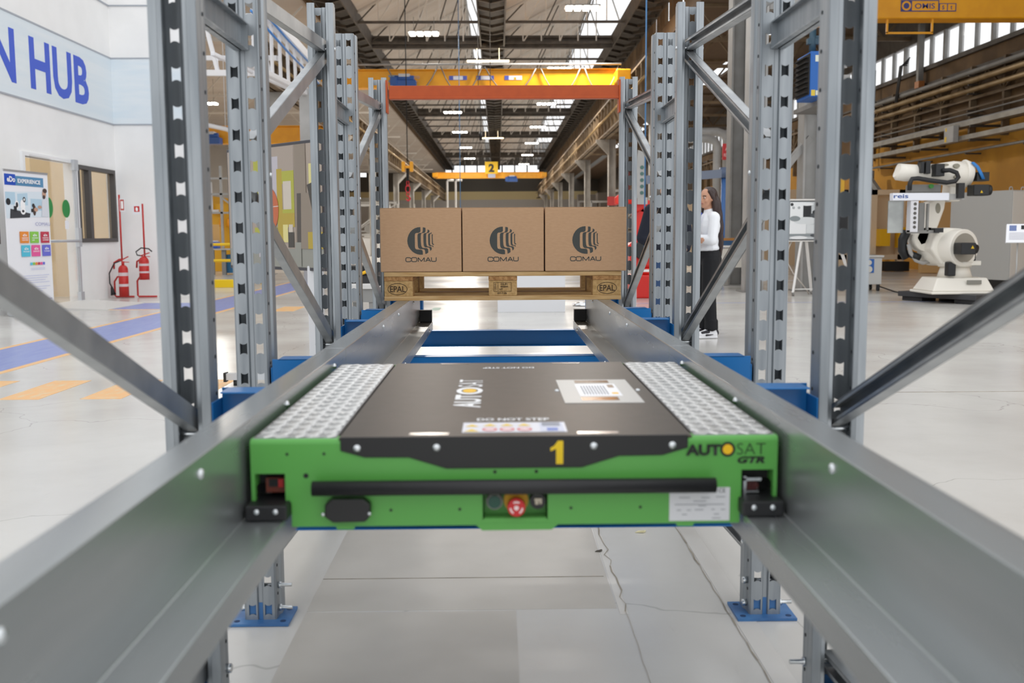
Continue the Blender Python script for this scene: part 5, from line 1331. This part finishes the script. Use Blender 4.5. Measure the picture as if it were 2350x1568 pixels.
b = MB(); b.box(RX(2031), RX(2066), RY - .1, RY - .08, RZ(2050, 534), RZ(2050, 461)); b.build('sheet_plate', M('brushed sheet', '#8f918f', .3, .8, c2='#a9aba8', scale=3), rob)
b = MB(); b.box(RX(2073), RX(2078), RY - .26, RY - .1, RZ(2075, 532), RZ(2075, 462), 0); b.box(RX(2078), RX(2090), RY - .26, RY - .25, RZ(2080, 532), RZ(2080, 462), 0); gp = b.build('perforated_plate', pm('#d9d8dc'), rob)
for k in range(6):
    b = MB(); b.cyl((RX(2082.5), RY - .262, RZ(2083, 469 + 10.4 * k)), (RX(2082.5), RY - .259, RZ(2083, 469 + 10.4 * k)), .026, n=16); b.build('hole', M('hole grey', '#5d5955', .7), gp)
b = MB(); b.box(RX(2095), RX(2108), RY - .2, RY - .18, RZ(2100, 528), RZ(2100, 466)); b.box(RX(2111), RX(2115), RY - .25, RY - .2, RZ(2110, 530), RZ(2110, 468)); b.box(RX(2073), RX(2140), RY - .25, RY - .12, RZ(2100, 535), RZ(2100, 528)); b.build('gripper_frame', steel_mid, rob)
b = MB(); b.box(RX(2127), RX(2146), RY - .3, RY - .15, RZ(2135, 533), RZ(2135, 523)); b.build('gripper_valve', dk, rob)
# cabinet
cb = thing('control_cabinet', 'tall grey control cabinet on a black plinth behind the robot', 'cabinet', (9.9, 19.8, 0))
def quadbox(P, z0, z1, name, mt, parent, bevel=.006): 
    b = MB(); b.hexa([(x, y, z0) for x, y in P] + [(x, y, z1) for x, y in P]); return b.build(name, mt, parent, bevel=bevel)
PC = [(9.40, 20.75), (9.93, 19.30), (10.42, 19.52), (9.9, 20.97)]
quadbox(PC, .2, 1.95, 'cabinet_body', pm('#b5b4b0'), cb); quadbox(PC, 0, .2, 'plinth', pm('#161617'), cb)
quadbox([(9.935, 19.295), (9.94, 19.285), (10.415, 19.50), (10.41, 19.51)], .22, 1.93, 'door', pm('#cfcdc8'), cb)
for x, y in ((10.0, 19.5), (10.3, 19.63)): b = MB(); oval(b, x, 1.98, .03, .04, .01, y); b.build('lifting_eye', steel_lt, cb)
# sign stand
ss = thing('sign_stand', 'white information board on a slim pole before the cabinet', 'sign', (7.9, 15.2, 0))
b = MB(); b.hexa([(7.70, 15.1, .985), (8.02, 15.1, .985), (8.02, 15.12, .975), (7.70, 15.12, .975), (7.81, 15.31, 1.265), (8.13, 15.31, 1.265), (8.13, 15.33, 1.255), (7.81, 15.33, 1.255)]); b.build('board', paper_m, ss)
panel((7.70, 15.1, .985), None, Vector((1, 0, 0)), Vector((.11, .21, .28)), [(0, (.04, .15, .62, .92)), (1, (.22, .28, .7, .92))] + [(2, (.04, .28, .5 - .07 * k, .53 - .07 * k)) for k in range(6)], [pm('#6f7fae'), dk, pm('#c4c3cc')], 'board_print', ss)
b = MB(); b.cyl((7.93, 15.2, .02), (7.93, 15.2, 1.1), .012, n=10); b.cyl((7.93, 15.2, .2), (7.93, 15.2, .3), .022, n=10); b.build('pole', steel_lt, ss); b = MB(); b.box(7.8, 8.06, 15.07, 15.35, 0, .02); b.build('foot', steel_lt, ss)
# monitor on easel
em = thing('presentation_monitor', 'white-framed monitor on a wheeled easel showing a grey picture', 'monitor', (5.95, 18.5, 0))
b = MB(); b.box(5.33, 6.58, 18.5, 18.56, .985, 1.77); b.build('monitor_body', pm('#e6e3de', .4), em, bevel=.01)
gs = [pm(c, .3) for c in ('#c9ced0', '#27282b', '#f1f3f4', '#8f9699', '#4c5054', '#dfe3e4')]
def mq(x0, x1, z0, z1): return (x0, x1, z0, z1)
panel((5.36, 18.499, 1.01), None, Vector((1, 0, 0)), Vz, [(1, (0, 1.19, 0, .73)), (0, (.02, 1.17, .02, .71)), (2, (.03, .32, .30, .70)), (1, ell(.06, .66, .03, .03)), (4, ell(.09, .60, .022, .022)), (0, ell(.09, .60, .014, .014)), (4, ell(.19, .60, .022, .022)), (0, ell(.19, .60, .014, .014)),
      (1, (.27, .42, .36, .64)), (2, ell(.34, .665, .12, .03)), (5, ell(.33, .36, .24, .07)), (4, ell(.5, .46, .1, .05)), (1, ell(.52, .52, .08, .04)), (3, ell(.12, .40, .1, .05)), (2, (.02, .33, .12, .30)), (5, (.34, .5, .13, .29)), (3, (.02, .55, .07, .12)), (2, ell(.2, .05, .16, .03)), (4, ell(.48, .09, .07, .03)), (1, (.6, 1.15, .1, .6)), (2, (.85, .9, .15, .4)), (3, (.7, .8, .3, .5))], gs, 'screen_image', em)
for x0, y0, x1, y1 in ((5.62, 18.53, 5.36, 18.1), (5.72, 18.55, 5.86, 18.62), (6.3, 18.53, 6.5, 18.1)):
    b = MB(); b.bar((x0, y0, .99), (x1, y1, .06), .04, .04); b.build('easel_leg', pm('#e2e0dc'), em)
    b = MB(); b.cyl((x1 - .015, y1, .035), (x1 + .015, y1, .035), .035, n=14); b.build('castor', steel_mid, em)
b = MB(); b.bar((5.4, 18.2, .12), (6.48, 18.2, .12), .03, .02); b.build('cross_bar', pm('#e2e0dc'), em)
b = MB(); b.tube([(5.45, 18.56, .99), (5.3, 18.5, .7), (5.45, 18.4, .4), (5.7, 18.4, .1), (5.8, 18.6, .012)], .012, 6); b.build('cable', pm('#c9c2ba'), em)
# small power trolley
tr = thing('power_trolley', 'small grey power trolley with a blue dial panel on castors', 'trolley', (7.35, 19.5, 0))
b = MB(); b.box(7.12, 7.52, 19.5, 20.0, .13, .66); b.box(7.1, 7.55, 19.47, 20.03, .66, .70); b.build('trolley_body', pm('#c9c9c6'), tr, bevel=.01)
b = MB(); b.box(7.15, 7.36, 19.49, 19.5, .36, .63, 0); b.cyl((7.26, 19.478, .56), (7.26, 19.49, .56), .05, n=16, m=1); b.cyl((7.26, 19.478, .43), (7.26, 19.49, .43), .065, n=16, m=1); b.build('dial_panel', [pm('#2b66b6'), pm('#d9d6cc')], tr)
for x in (7.17, 7.47):
    for y in (19.55, 19.95): b = MB(); b.cyl((x - .02, y, .05), (x + .02, y, .05), .05, n=14); b.box(x - .03, x + .03, y - .02, y + .02, .05, .13); b.build('castor', dk, tr)
o = MB(); o.tube([(7.5, 19.7, .1), (7.65, 19.2, .01), (7.4, 17.6, .01), (6.95, 16.9, .012)], .014, 6); o = o.build('floor_cable', rubber_m); tag(o, 'black cable lying on the floor between trolley and platform', 'cable')
# beige partition, machine guards
mb = MB(); mb.box(6.4, 12.9, 36, 36.15, 0, 2.7); struct('wall_partition', mb, beige_m, label='beige partition across the right aisle')
bg_ = thing('beige_machine', 'beige machine frame with yellow boxes behind the robot', 'machine', (11, 29.5, 0))
for x in (10.2, 11.05, 11.9): MB().box(x - .1, x + .1, 29.4, 29.6, 0, 2.4).build('frame_post', beige_m, bg_)
MB().box(10.1, 12.0, 29.4, 29.6, 2.25, 2.4).build('top_rail', beige_m, bg_); MB().box(10.1, 12.0, 29.4, 29.6, .35, .5).build('bottom_rail', beige_m, bg_); MB().box(10.1, 12.0, 29.75, 29.8, .5, 2.25).build('back_panel', pm('#d9c3a2'), bg_)
MB().box(11.15, 11.45, 29.1, 29.4, .75, 1.25).build('yellow_box', pm('#e9b40e'), bg_); MB().box(11.7, 11.9, 29.1, 29.4, .7, 1.3).build('yellow_box', pm('#e9b40e'), bg_)
MB().box(10.5, 11.0, 29.0, 29.4, .02, .3).build('dark_tray', dk, bg_); MB().box(11.3, 12.0, 29.0, 29.4, .02, .3).build('dark_tray', dk, bg_)
o = MB().box(11.75, 12.75, 27.6, 27.8, .02, 2.1).build('tan_panel', pm('#cda873'), bevel=.01); tag(o, 'tan machine panel between the robot arm and the grey cabinet', 'panel')
o = thing('safety_screen', 'plain yellow screen on a grey post beside the short column', 'screen', (6.6, 21, 0)); MB().box(6.42, 7.25, 21, 21.06, 1.84, 2.48).build('screen_panel', pm('#efbb34'), o); MB().box(6.42, 6.5, 20.98, 21.08, 0, 1.84).build('post', steel_lt, o)
# white cart behind the person in white
ct = thing('tool_cart', 'white tool cart with blue top tray behind the person in white', 'cart', (4.85, 20.6, 0))
MB().box(4.5, 5.1, 20.4, 20.9, .86, .9).build('top_shelf', pm('#e8e6e0'), ct); MB().box(4.5, 5.1, 20.4, 20.9, .45, .84).build('drawer_body', pm('#ddd9cf'), ct); MB().box(4.52, 5.08, 20.42, 20.88, .9, 1.0).build('blue_tray', pm('#2f557c'), ct); MB().box(4.52, 5.08, 20.42, 20.88, 1.0, 1.05).build('wood_board', pm('#b07a3a'), ct)
for x in (4.55, 5.05): b = MB(); b.box(x - .02, x + .02, 20.42, 20.46, .1, .45); b.cyl((x, 20.44, .05), (x + .02, 20.44, .05), .05, n=12); b.build('castor_leg', steel_mid, ct)
# red robot and its table
rr = thing('red_robot', 'red robot arm standing behind the right uprights', 'robot', (2.6, 17.9, 0))
b = MB(); b.box(2.35, 3.0, 17.7, 18.3, 0, .42); b.cyl((2.68, 18, .42), (2.68, 18, .55), .24, n=20); b.build('base', red_robot, rr, bevel=.03)
b = MB(); b.xz([(2.35, .55), (3.05, .55), (3.0, .8), (2.8, 1.05), (2.5, 1.1), (2.3, .95)], 17.75, 18.2); b.build('carousel', red_robot, rr, bevel=.04)
b = MB(); b.cyl((2.55, 17.62, .86), (2.55, 17.75, .86), .17, n=22); b.build('axis_cover', dk, rr, bevel=.01)
b = MB(); b.bar((2.6, 17.95, 1.0), (2.45, 17.95, 1.75), .2, .24); b.build('lower_arm', red_robot, rr, bevel=.03)
b = MB(); b.bar((2.35, 17.95, 1.72), (3.1, 17.95, 1.45), .2, .26); b.cyl((2.42, 17.7, 1.7), (2.42, 18.1, 1.7), .17, n=20); b.build('upper_arm', red_robot, rr, bevel=.03)
b = MB(); b.box(2.42, 2.6, 17.55, 17.6, 1.66, 1.78); b.xz([(2.36, 1.76), (2.56, 1.76), (2.56, 2.55), (2.43, 2.6)], 17.56, 17.6); tl = b.build('tool_plate', steel_lt, rr)
for k in range(5): b = MB(); b.cyl((2.50, 17.55, 1.86 + .11 * k), (2.50, 17.56, 1.86 + .11 * k), .033, n=14); b.build('hole', M('hole teal', '#4a6a64', .6), tl)
b = MB(); b.xz([(2.02, 1.66), (2.2, 1.66), (2.2, 1.84), (2.1, 1.84), (2.02, 1.78)], 17.4, 17.6); b.box(2.2, 2.24, 17.42, 17.58, 1.66, 1.84); b.bar((2.2, 17.5, 1.72), (2.45, 17.8, 1.72), .08, .08); b.build('gripper_head', pm('#e23022'), rr, bevel=.02)
wt_ = thing('display_table', 'white narrow table with printed sheet before the red robot', 'table', (2.6, 17.2, 0))
MB().box(2.3, 2.95, 17.0, 17.35, .5, .53).build('table_top', pm('#e6e6e4'), wt_)
for x, y in ((2.33, 17.03), (2.92, 17.03), (2.33, 17.32), (2.92, 17.32)): MB().box(x - .015, x + .015, y - .015, y + .015, 0, .5).build('leg', pm('#c9c9c8'), wt_)
# chrome floor clamps, floor scraps
chrome = M('chrome', '#dfe2e4', .12, .95)
for x, y, lab in ((1.32, 15.95, 'small chrome dome clamp on the floor behind the right rail end'), (7.72, 14.3, 'small chrome dome clamp on the floor before the robot platform')):
    r = thing('floor_clamp', lab, 'clamp', (x, y, 0), group='chrome clamps on the floor')
    b = MB(); b.ball((x, y, .01), (.13, .1, .055), 18, 6, z0=0.0); b.build('dome', chrome, r); b = MB(); b.cyl((x, y, 0), (x, y, .012), .15, n=20); b.build('foot_ring', steel_mid, r)
for x, y, s, c, lab in ((.515, 3.73, .022, '#e8dfb4', 'curled pale yellow paper flake on the floor under the shuttle'), (.33, 3.50, .014, '#5c574f', 'tiny dark flake on the floor beside the long crack'), (3.0, 4.55, .05, '#6b4433', 'thin brown splinter on the floor right of the rack')):
    b = MB(); b.hexa([(x - s, y - s * .3, .001), (x + s * .6, y - s * .5, .002), (x + s, y + s * .4, .002), (x - s * .4, y + s * .3, .001), (x - s, y - s * .3, .003), (x + s * .6, y - s * .5, .012), (x + s, y + s * .4, .006), (x - s * .4, y + s * .3, .005)])
    o = b.build('floor_scrap', pm(c)); tag(o, lab, 'scrap')

# ================================================================ PEOPLE
def skin_part(name, mb, mt, parent, voxel=.008, smooth=6):
    o = mb.build(name, mt, parent, local=True)
    rm = o.modifiers.new('remesh', 'REMESH'); rm.mode = 'VOXEL'; rm.voxel_size = voxel; rm.use_smooth_shade = True
    sm = o.modifiers.new('smooth', 'SMOOTH'); sm.factor = .5; sm.iterations = smooth
    return o
skin_m = M('skin', '#c08f74', .5); hair_m = M('dark brown hair', '#2a1d1a', .45, c2='#3a2825', scale=30, stretch=(6, 6, .6))
def hand(mb, wr, d, nrm, s=1.0, curl=.5):
    """palm and five bent fingers from wrist wr along d; nrm = back of hand"""
    d = Vector(d).normalized(); nrm = Vector(nrm); nrm = (nrm - d * nrm.dot(d)).normalized(); sd = d.cross(nrm)
    wr = Vector(wr); pc = wr + d * .05 * s
    for k in (-1.2, 0, 1.2): mb.capsule(wr + sd * .014 * k * s, wr + d * .085 * s + sd * .022 * k * s, .016 * s, .013 * s, 8)
    for k, L in zip((-1.5, -.5, .5, 1.5), (.062, .075, .07, .055)):
        a = wr + d * .088 * s + sd * .0175 * k * s
        bq = a + (d - nrm * curl * .6).normalized() * L * .55 * s; cq = bq + (d - nrm * curl * 2.0).normalized() * L * .5 * s
        mb.capsule(a, bq, .0088 * s, .008 * s, 8); mb.capsule(bq, cq, .008 * s, .0066 * s, 8)
    t0 = wr + d * .03 * s - sd * .03 * s; t1 = t0 + (d - sd * .9).normalized() * .04 * s; t2 = t1 + (d - nrm * .4).normalized() * .032 * s
    mb.capsule(t0, t1, .012 * s, .010 * s, 8); mb.capsule(t1, t2, .010 * s, .0078 * s, 8)
def turn(mb, i0, ang):
    c, s = math.cos(ang), math.sin(ang)
    mb.v[i0:] = [(x * c - y * s, x * s + y * c, z) for x, y, z in mb.v[i0:]]
    return mb
def head(mb, z, y=-.015):
    mb.ball((0, y + .008, z + .02), (.074, .092, .092), 20, 14); mb.ball((0, y - .026, z - .045), (.056, .064, .062), 18, 12); mb.ball((0, y - .058, z - .085), (.026, .026, .022), 12, 8)
    mb.ball((0, y - .094, z - .022), (.011, .016, .02), 10, 8); mb.ball((0, y - .088, z - .003), (.009, .012, .02), 10, 8)
    mb.ball((0, y - .084, z - .056), (.024, .012, .012), 10, 8)
    for s in (-1, 1): mb.ball((s * .076, y + .012, z - .012), (.012, .02, .03), 10, 8); mb.ball((s * .04, y - .062, z - .03), (.024, .02, .026), 10, 8)
def face(parent, z, y=-.015, brow='#2a1d1a', lip='#a5625a', ang=0.):
    b = MB()
    for s in (-1, 1): b.ball((s * .031, y - .079, z + .004), (.0135, .008, .0075), 10, 6)
    turn(b, 0, ang).build('eye_white', pm('#e6e0dc'), parent, local=True)
    b = MB()
    for s in (-1, 1): b.ball((s * .031, y - .085, z + .004), (.006, .004, .0065), 8, 6)
    turn(b, 0, ang).build('iris', pm('#2c1c14'), parent, local=True)
    b = MB()
    for s in (-1, 1): b.tube([(s * .015, y - .087, z + .022), (s * .032, y - .086, z + .027), (s * .05, y - .07, z + .022)], .004, 6)
    turn(b, 0, ang).build('eyebrow', pm(brow), parent, local=True)
    b = MB(); b.tube([(-.022, y - .088, z - .056), (-.008, y - .097, z - .054), (.008, y - .097, z - .054), (.022, y - .088, z - .056)], [.003, .006, .006, .003], 8); turn(b, 0, ang).build('mouth', pm(lip), parent, local=True)

# ---- woman
p1 = thing('person', 'person in white blouse and black trousers standing with crossed arms', 'person', (2.27, 10.93, 0), rz=math.radians(-80))
b = MB(); Z = 1.525; TURN = math.radians(27)
head(b, Z); turn(b, 0, TURN)
b.capsule((0, .012, 1.33), (0, .004, 1.46), .052, .047); b.ball((0, .01, 1.2), (.12, .08, .17)); b.ball((0, .01, 1.02), (.10, .07, .16)); b.capsule((-.13, .01, 1.32), (.13, .01, 1.32), .045, .045)
for s in (-1, 1):
    b.capsule((s * .16, .01, 1.31), (s * .205, -.03, 1.07), .04, .036)
    b.capsule((s * .07, .01, .9), (s * .09, -.005, .5), .07, .055); b.capsule((s * .09, -.005, .5), (s * .09, .02, .1), .052, .036); b.capsule((s * .09, .03, .05), (s * .09, -.1, .035), .032, .026)
b.capsule((.205, -.03, 1.07), (.02, -.19, 1.105), .036, .026); b.capsule((-.205, -.04, 1.08), (.05, -.17, 1.06), .036, .026)
hand(b, (.05, -.17, 1.06), (.95, .12, .10), (.1, -.9, .1), 1.0, .45); hand(b, (.02, -.19, 1.105), (-.9, .1, -.1), (0, -.9, .2), 1.0, .5)
skin_part('body', b, skin_m, p1, .0065, 5); face(p1, Z, ang=TURN)
b = MB(); b.ball((0, .012, 1.225), (.172, .118, .165)); b.ball((0, .01, 1.06), (.148, .108, .14)); b.capsule((-.14, .012, 1.325), (.14, .012, 1.325), .058, .058); b.capsule((0, .02, 1.33), (0, .012, 1.385), .068, .058)
for s in (-1, 1): b.capsule((s * .165, .01, 1.315), (s * .215, -.03, 1.07), .062, .056)
b.capsule((.215, -.03, 1.07), (.06, -.175, 1.10), .056, .042); b.capsule((-.215, -.04, 1.08), (-.01, -.172, 1.065), .054, .042)
b.ball((0, .005, .985), (.155, .122, .06))
skin_part('blouse', b, M('white blouse', '#eceef2', .7, bump=.3, scale=9), p1, .008, 6)
b = MB(); b.ball((0, .018, .90), (.162, .132, .125)); b.ball((0, .06, .86), (.13, .10, .10)); b.ball((0, .0, .985), (.142, .112, .035))
for s in (-1, 1): b.capsule((s * .082, .01, .86), (s * .088, -.012, .5), .1, .08); b.capsule((s * .088, -.012, .5), (s * .09, .022, .13), .08, .066); b.cyl((s * .09, .022, .2), (s * .09, .024, .095), .074, .076)
skin_part('trousers', b, M('black trousers', '#0c0d12', .8, bump=.2, scale=12), p1, .009, 5)
for s in (-1, 1):
    b = MB(); x = s * .09
    b.capsule((x, .055, .05), (x, -.06, .05), .044, .043); b.capsule((x, -.06, .045), (x, -.15, .038), .043, .034); b.capsule((x, .05, .08), (x, -.02, .085), .04, .035); b.box(x - .04, x + .04, -.17, .09, .002, .02)
    sh_ = skin_part('shoe', b, pm('#e9e9ec'), p1, .007, 3)
    b = MB(); b.ball((x, -.15, .045), (.042, .045, .032)); b.capsule((x, .085, .06), (x, .07, .09), .03, .03); b.capsule((x + .025, -.02, .075), (x + .02, -.09, .06), .022, .02); b.capsule((x - .025, -.02, .075), (x - .02, -.09, .06), .022, .02); b.capsule((x + .042, .03, .045), (x + .044, -.05, .038), .006, .01); b.capsule((x - .042, .03, .045), (x - .044, -.05, .038), .006, .01)
    skin_part('shoe_overlay', b, pm('#1d1822'), sh_, .006, 2)
    b = MB(); b.capsule((x, .03, .09), (x, .03, .13), .04, .038); skin_part('sock', b, pm('#e8e8ea'), p1, .008, 2)
b = MB(); b.ball((0, .022, Z + .045), (.084, .092, .085), 20, 14); b.ball((0, .06, Z - .02), (.088, .062, .11), 18, 12)
for s in (-1, 1): b.capsule((s * .072, .0, Z + .03), (s * .082, .025, Z - .12), .026, .03); b.capsule((s * .06, -.045, Z + .075), (s * .078, -.012, Z + .01), .022, .022)
turn(b, 0, TURN)
b.capsule((-.085, .0, Z - .11), (-.11, -.085, 1.24), .03, .018)
for k, (x, y, z, rx, ry, rz) in enumerate(((0, .09, 1.42, .10, .055, .14), (0, .11, 1.32, .10, .05, .14), (.015, .125, 1.2, .09, .042, .16), (.03, .13, 1.06, .075, .036, .15), (.04, .128, .98, .05, .026, .12))): b.ball((x, y, z), (rx, ry, rz), 16, 10)
skin_part('hair', b, hair_m, p1, .008, 6)
b = MB(); b.tube([(-.05, -.09, 1.37), (-.04, -.118, 1.28), (-.01, -.128, 1.17)], .007, 6); b.tube([(.05, -.09, 1.37), (.03, -.118, 1.28), (-.01, -.128, 1.17)], .007, 6); b.build('lanyard', pm('#3b55b8'), p1, local=True)
# ---- second person, mostly hidden
p2 = thing('person', 'person in dark navy hoodie and jeans half hidden behind the right uprights', 'person', (1.76, 10.55, 0), rz=math.radians(25))
b = MB(); Z = 1.60
head(b, Z)
b.capsule((0, .012, 1.42), (0, .004, 1.54), .06, .056); b.ball((0, .01, 1.25), (.16, .1, .2)); b.ball((0, .01, 1.05), (.14, .1, .16)); b.capsule((-.15, .01, 1.4), (.15, .01, 1.4), .05, .05)
for s in (-1, 1):
    b.capsule((s * .19, .01, 1.38), (s * .27, .03, 1.1), .045, .04); b.capsule((s * .27, .03, 1.1), (s * .13, -.14, .98), .04, .03)
    b.capsule((s * .09, .01, .93), (s * .12, -.005, .5), .085, .06); b.capsule((s * .12, -.005, .5), (s * .13, .02, .1), .055, .04); b.capsule((s * .13, .03, .05), (s * .14, -.1, .035), .034, .028)
    hand(b, (s * .13, -.14, .98), (-s * .8, -.2, -.2), (0, -.9, .3), 1.0, .5)
skin_part('body', b, M('skin pale', '#cda188', .5), p2, .0075, 5); face(p2, Z, brow='#6b625c')
b = MB(); b.ball((0, .012, 1.27), (.195, .135, .21)); b.ball((0, .012, 1.07), (.185, .14, .16)); b.capsule((-.16, .012, 1.405), (.16, .012, 1.405), .068, .068); b.ball((0, .06, 1.47), (.1, .07, .06))
for s in (-1, 1): b.capsule((s * .195, .01, 1.385), (s * .285, .03, 1.1), .075, .066); b.capsule((s * .285, .03, 1.1), (s * .16, -.125, .99), .066, .048)
skin_part('hoodie', b, M('navy hoodie', '#141826', .9, bump=.2, scale=10), p2, .009, 6)
b = MB(); b.ball((0, .015, .94), (.17, .135, .12))
for s in (-1, 1): b.capsule((s * .09, .01, .9), (s * .12, -.01, .5), .1, .08); b.capsule((s * .12, -.01, .5), (s * .13, .022, .12), .08, .07)
skin_part('jeans', b, M('blue jeans', '#2c4468', .85, bump=.2, scale=14), p2, .009, 5)
for s in (-1, 1):
    b = MB(); x = s * .135; b.capsule((x, .05, .05), (x, -.07, .05), .046, .044); b.capsule((x, -.07, .045), (x, -.16, .038), .043, .034); b.box(x - .04, x + .04, -.18, .09, .002, .02); skin_part('shoe', b, pm('#3a3c44'), p2, .008, 3)
b = MB(); b.ball((0, .018, Z + .045), (.083, .09, .082), 18, 12); b.ball((0, .045, Z), (.082, .06, .07), 18, 12); skin_part('hair', b, M('grey hair', '#6f6862', .5), p2, .008, 5)
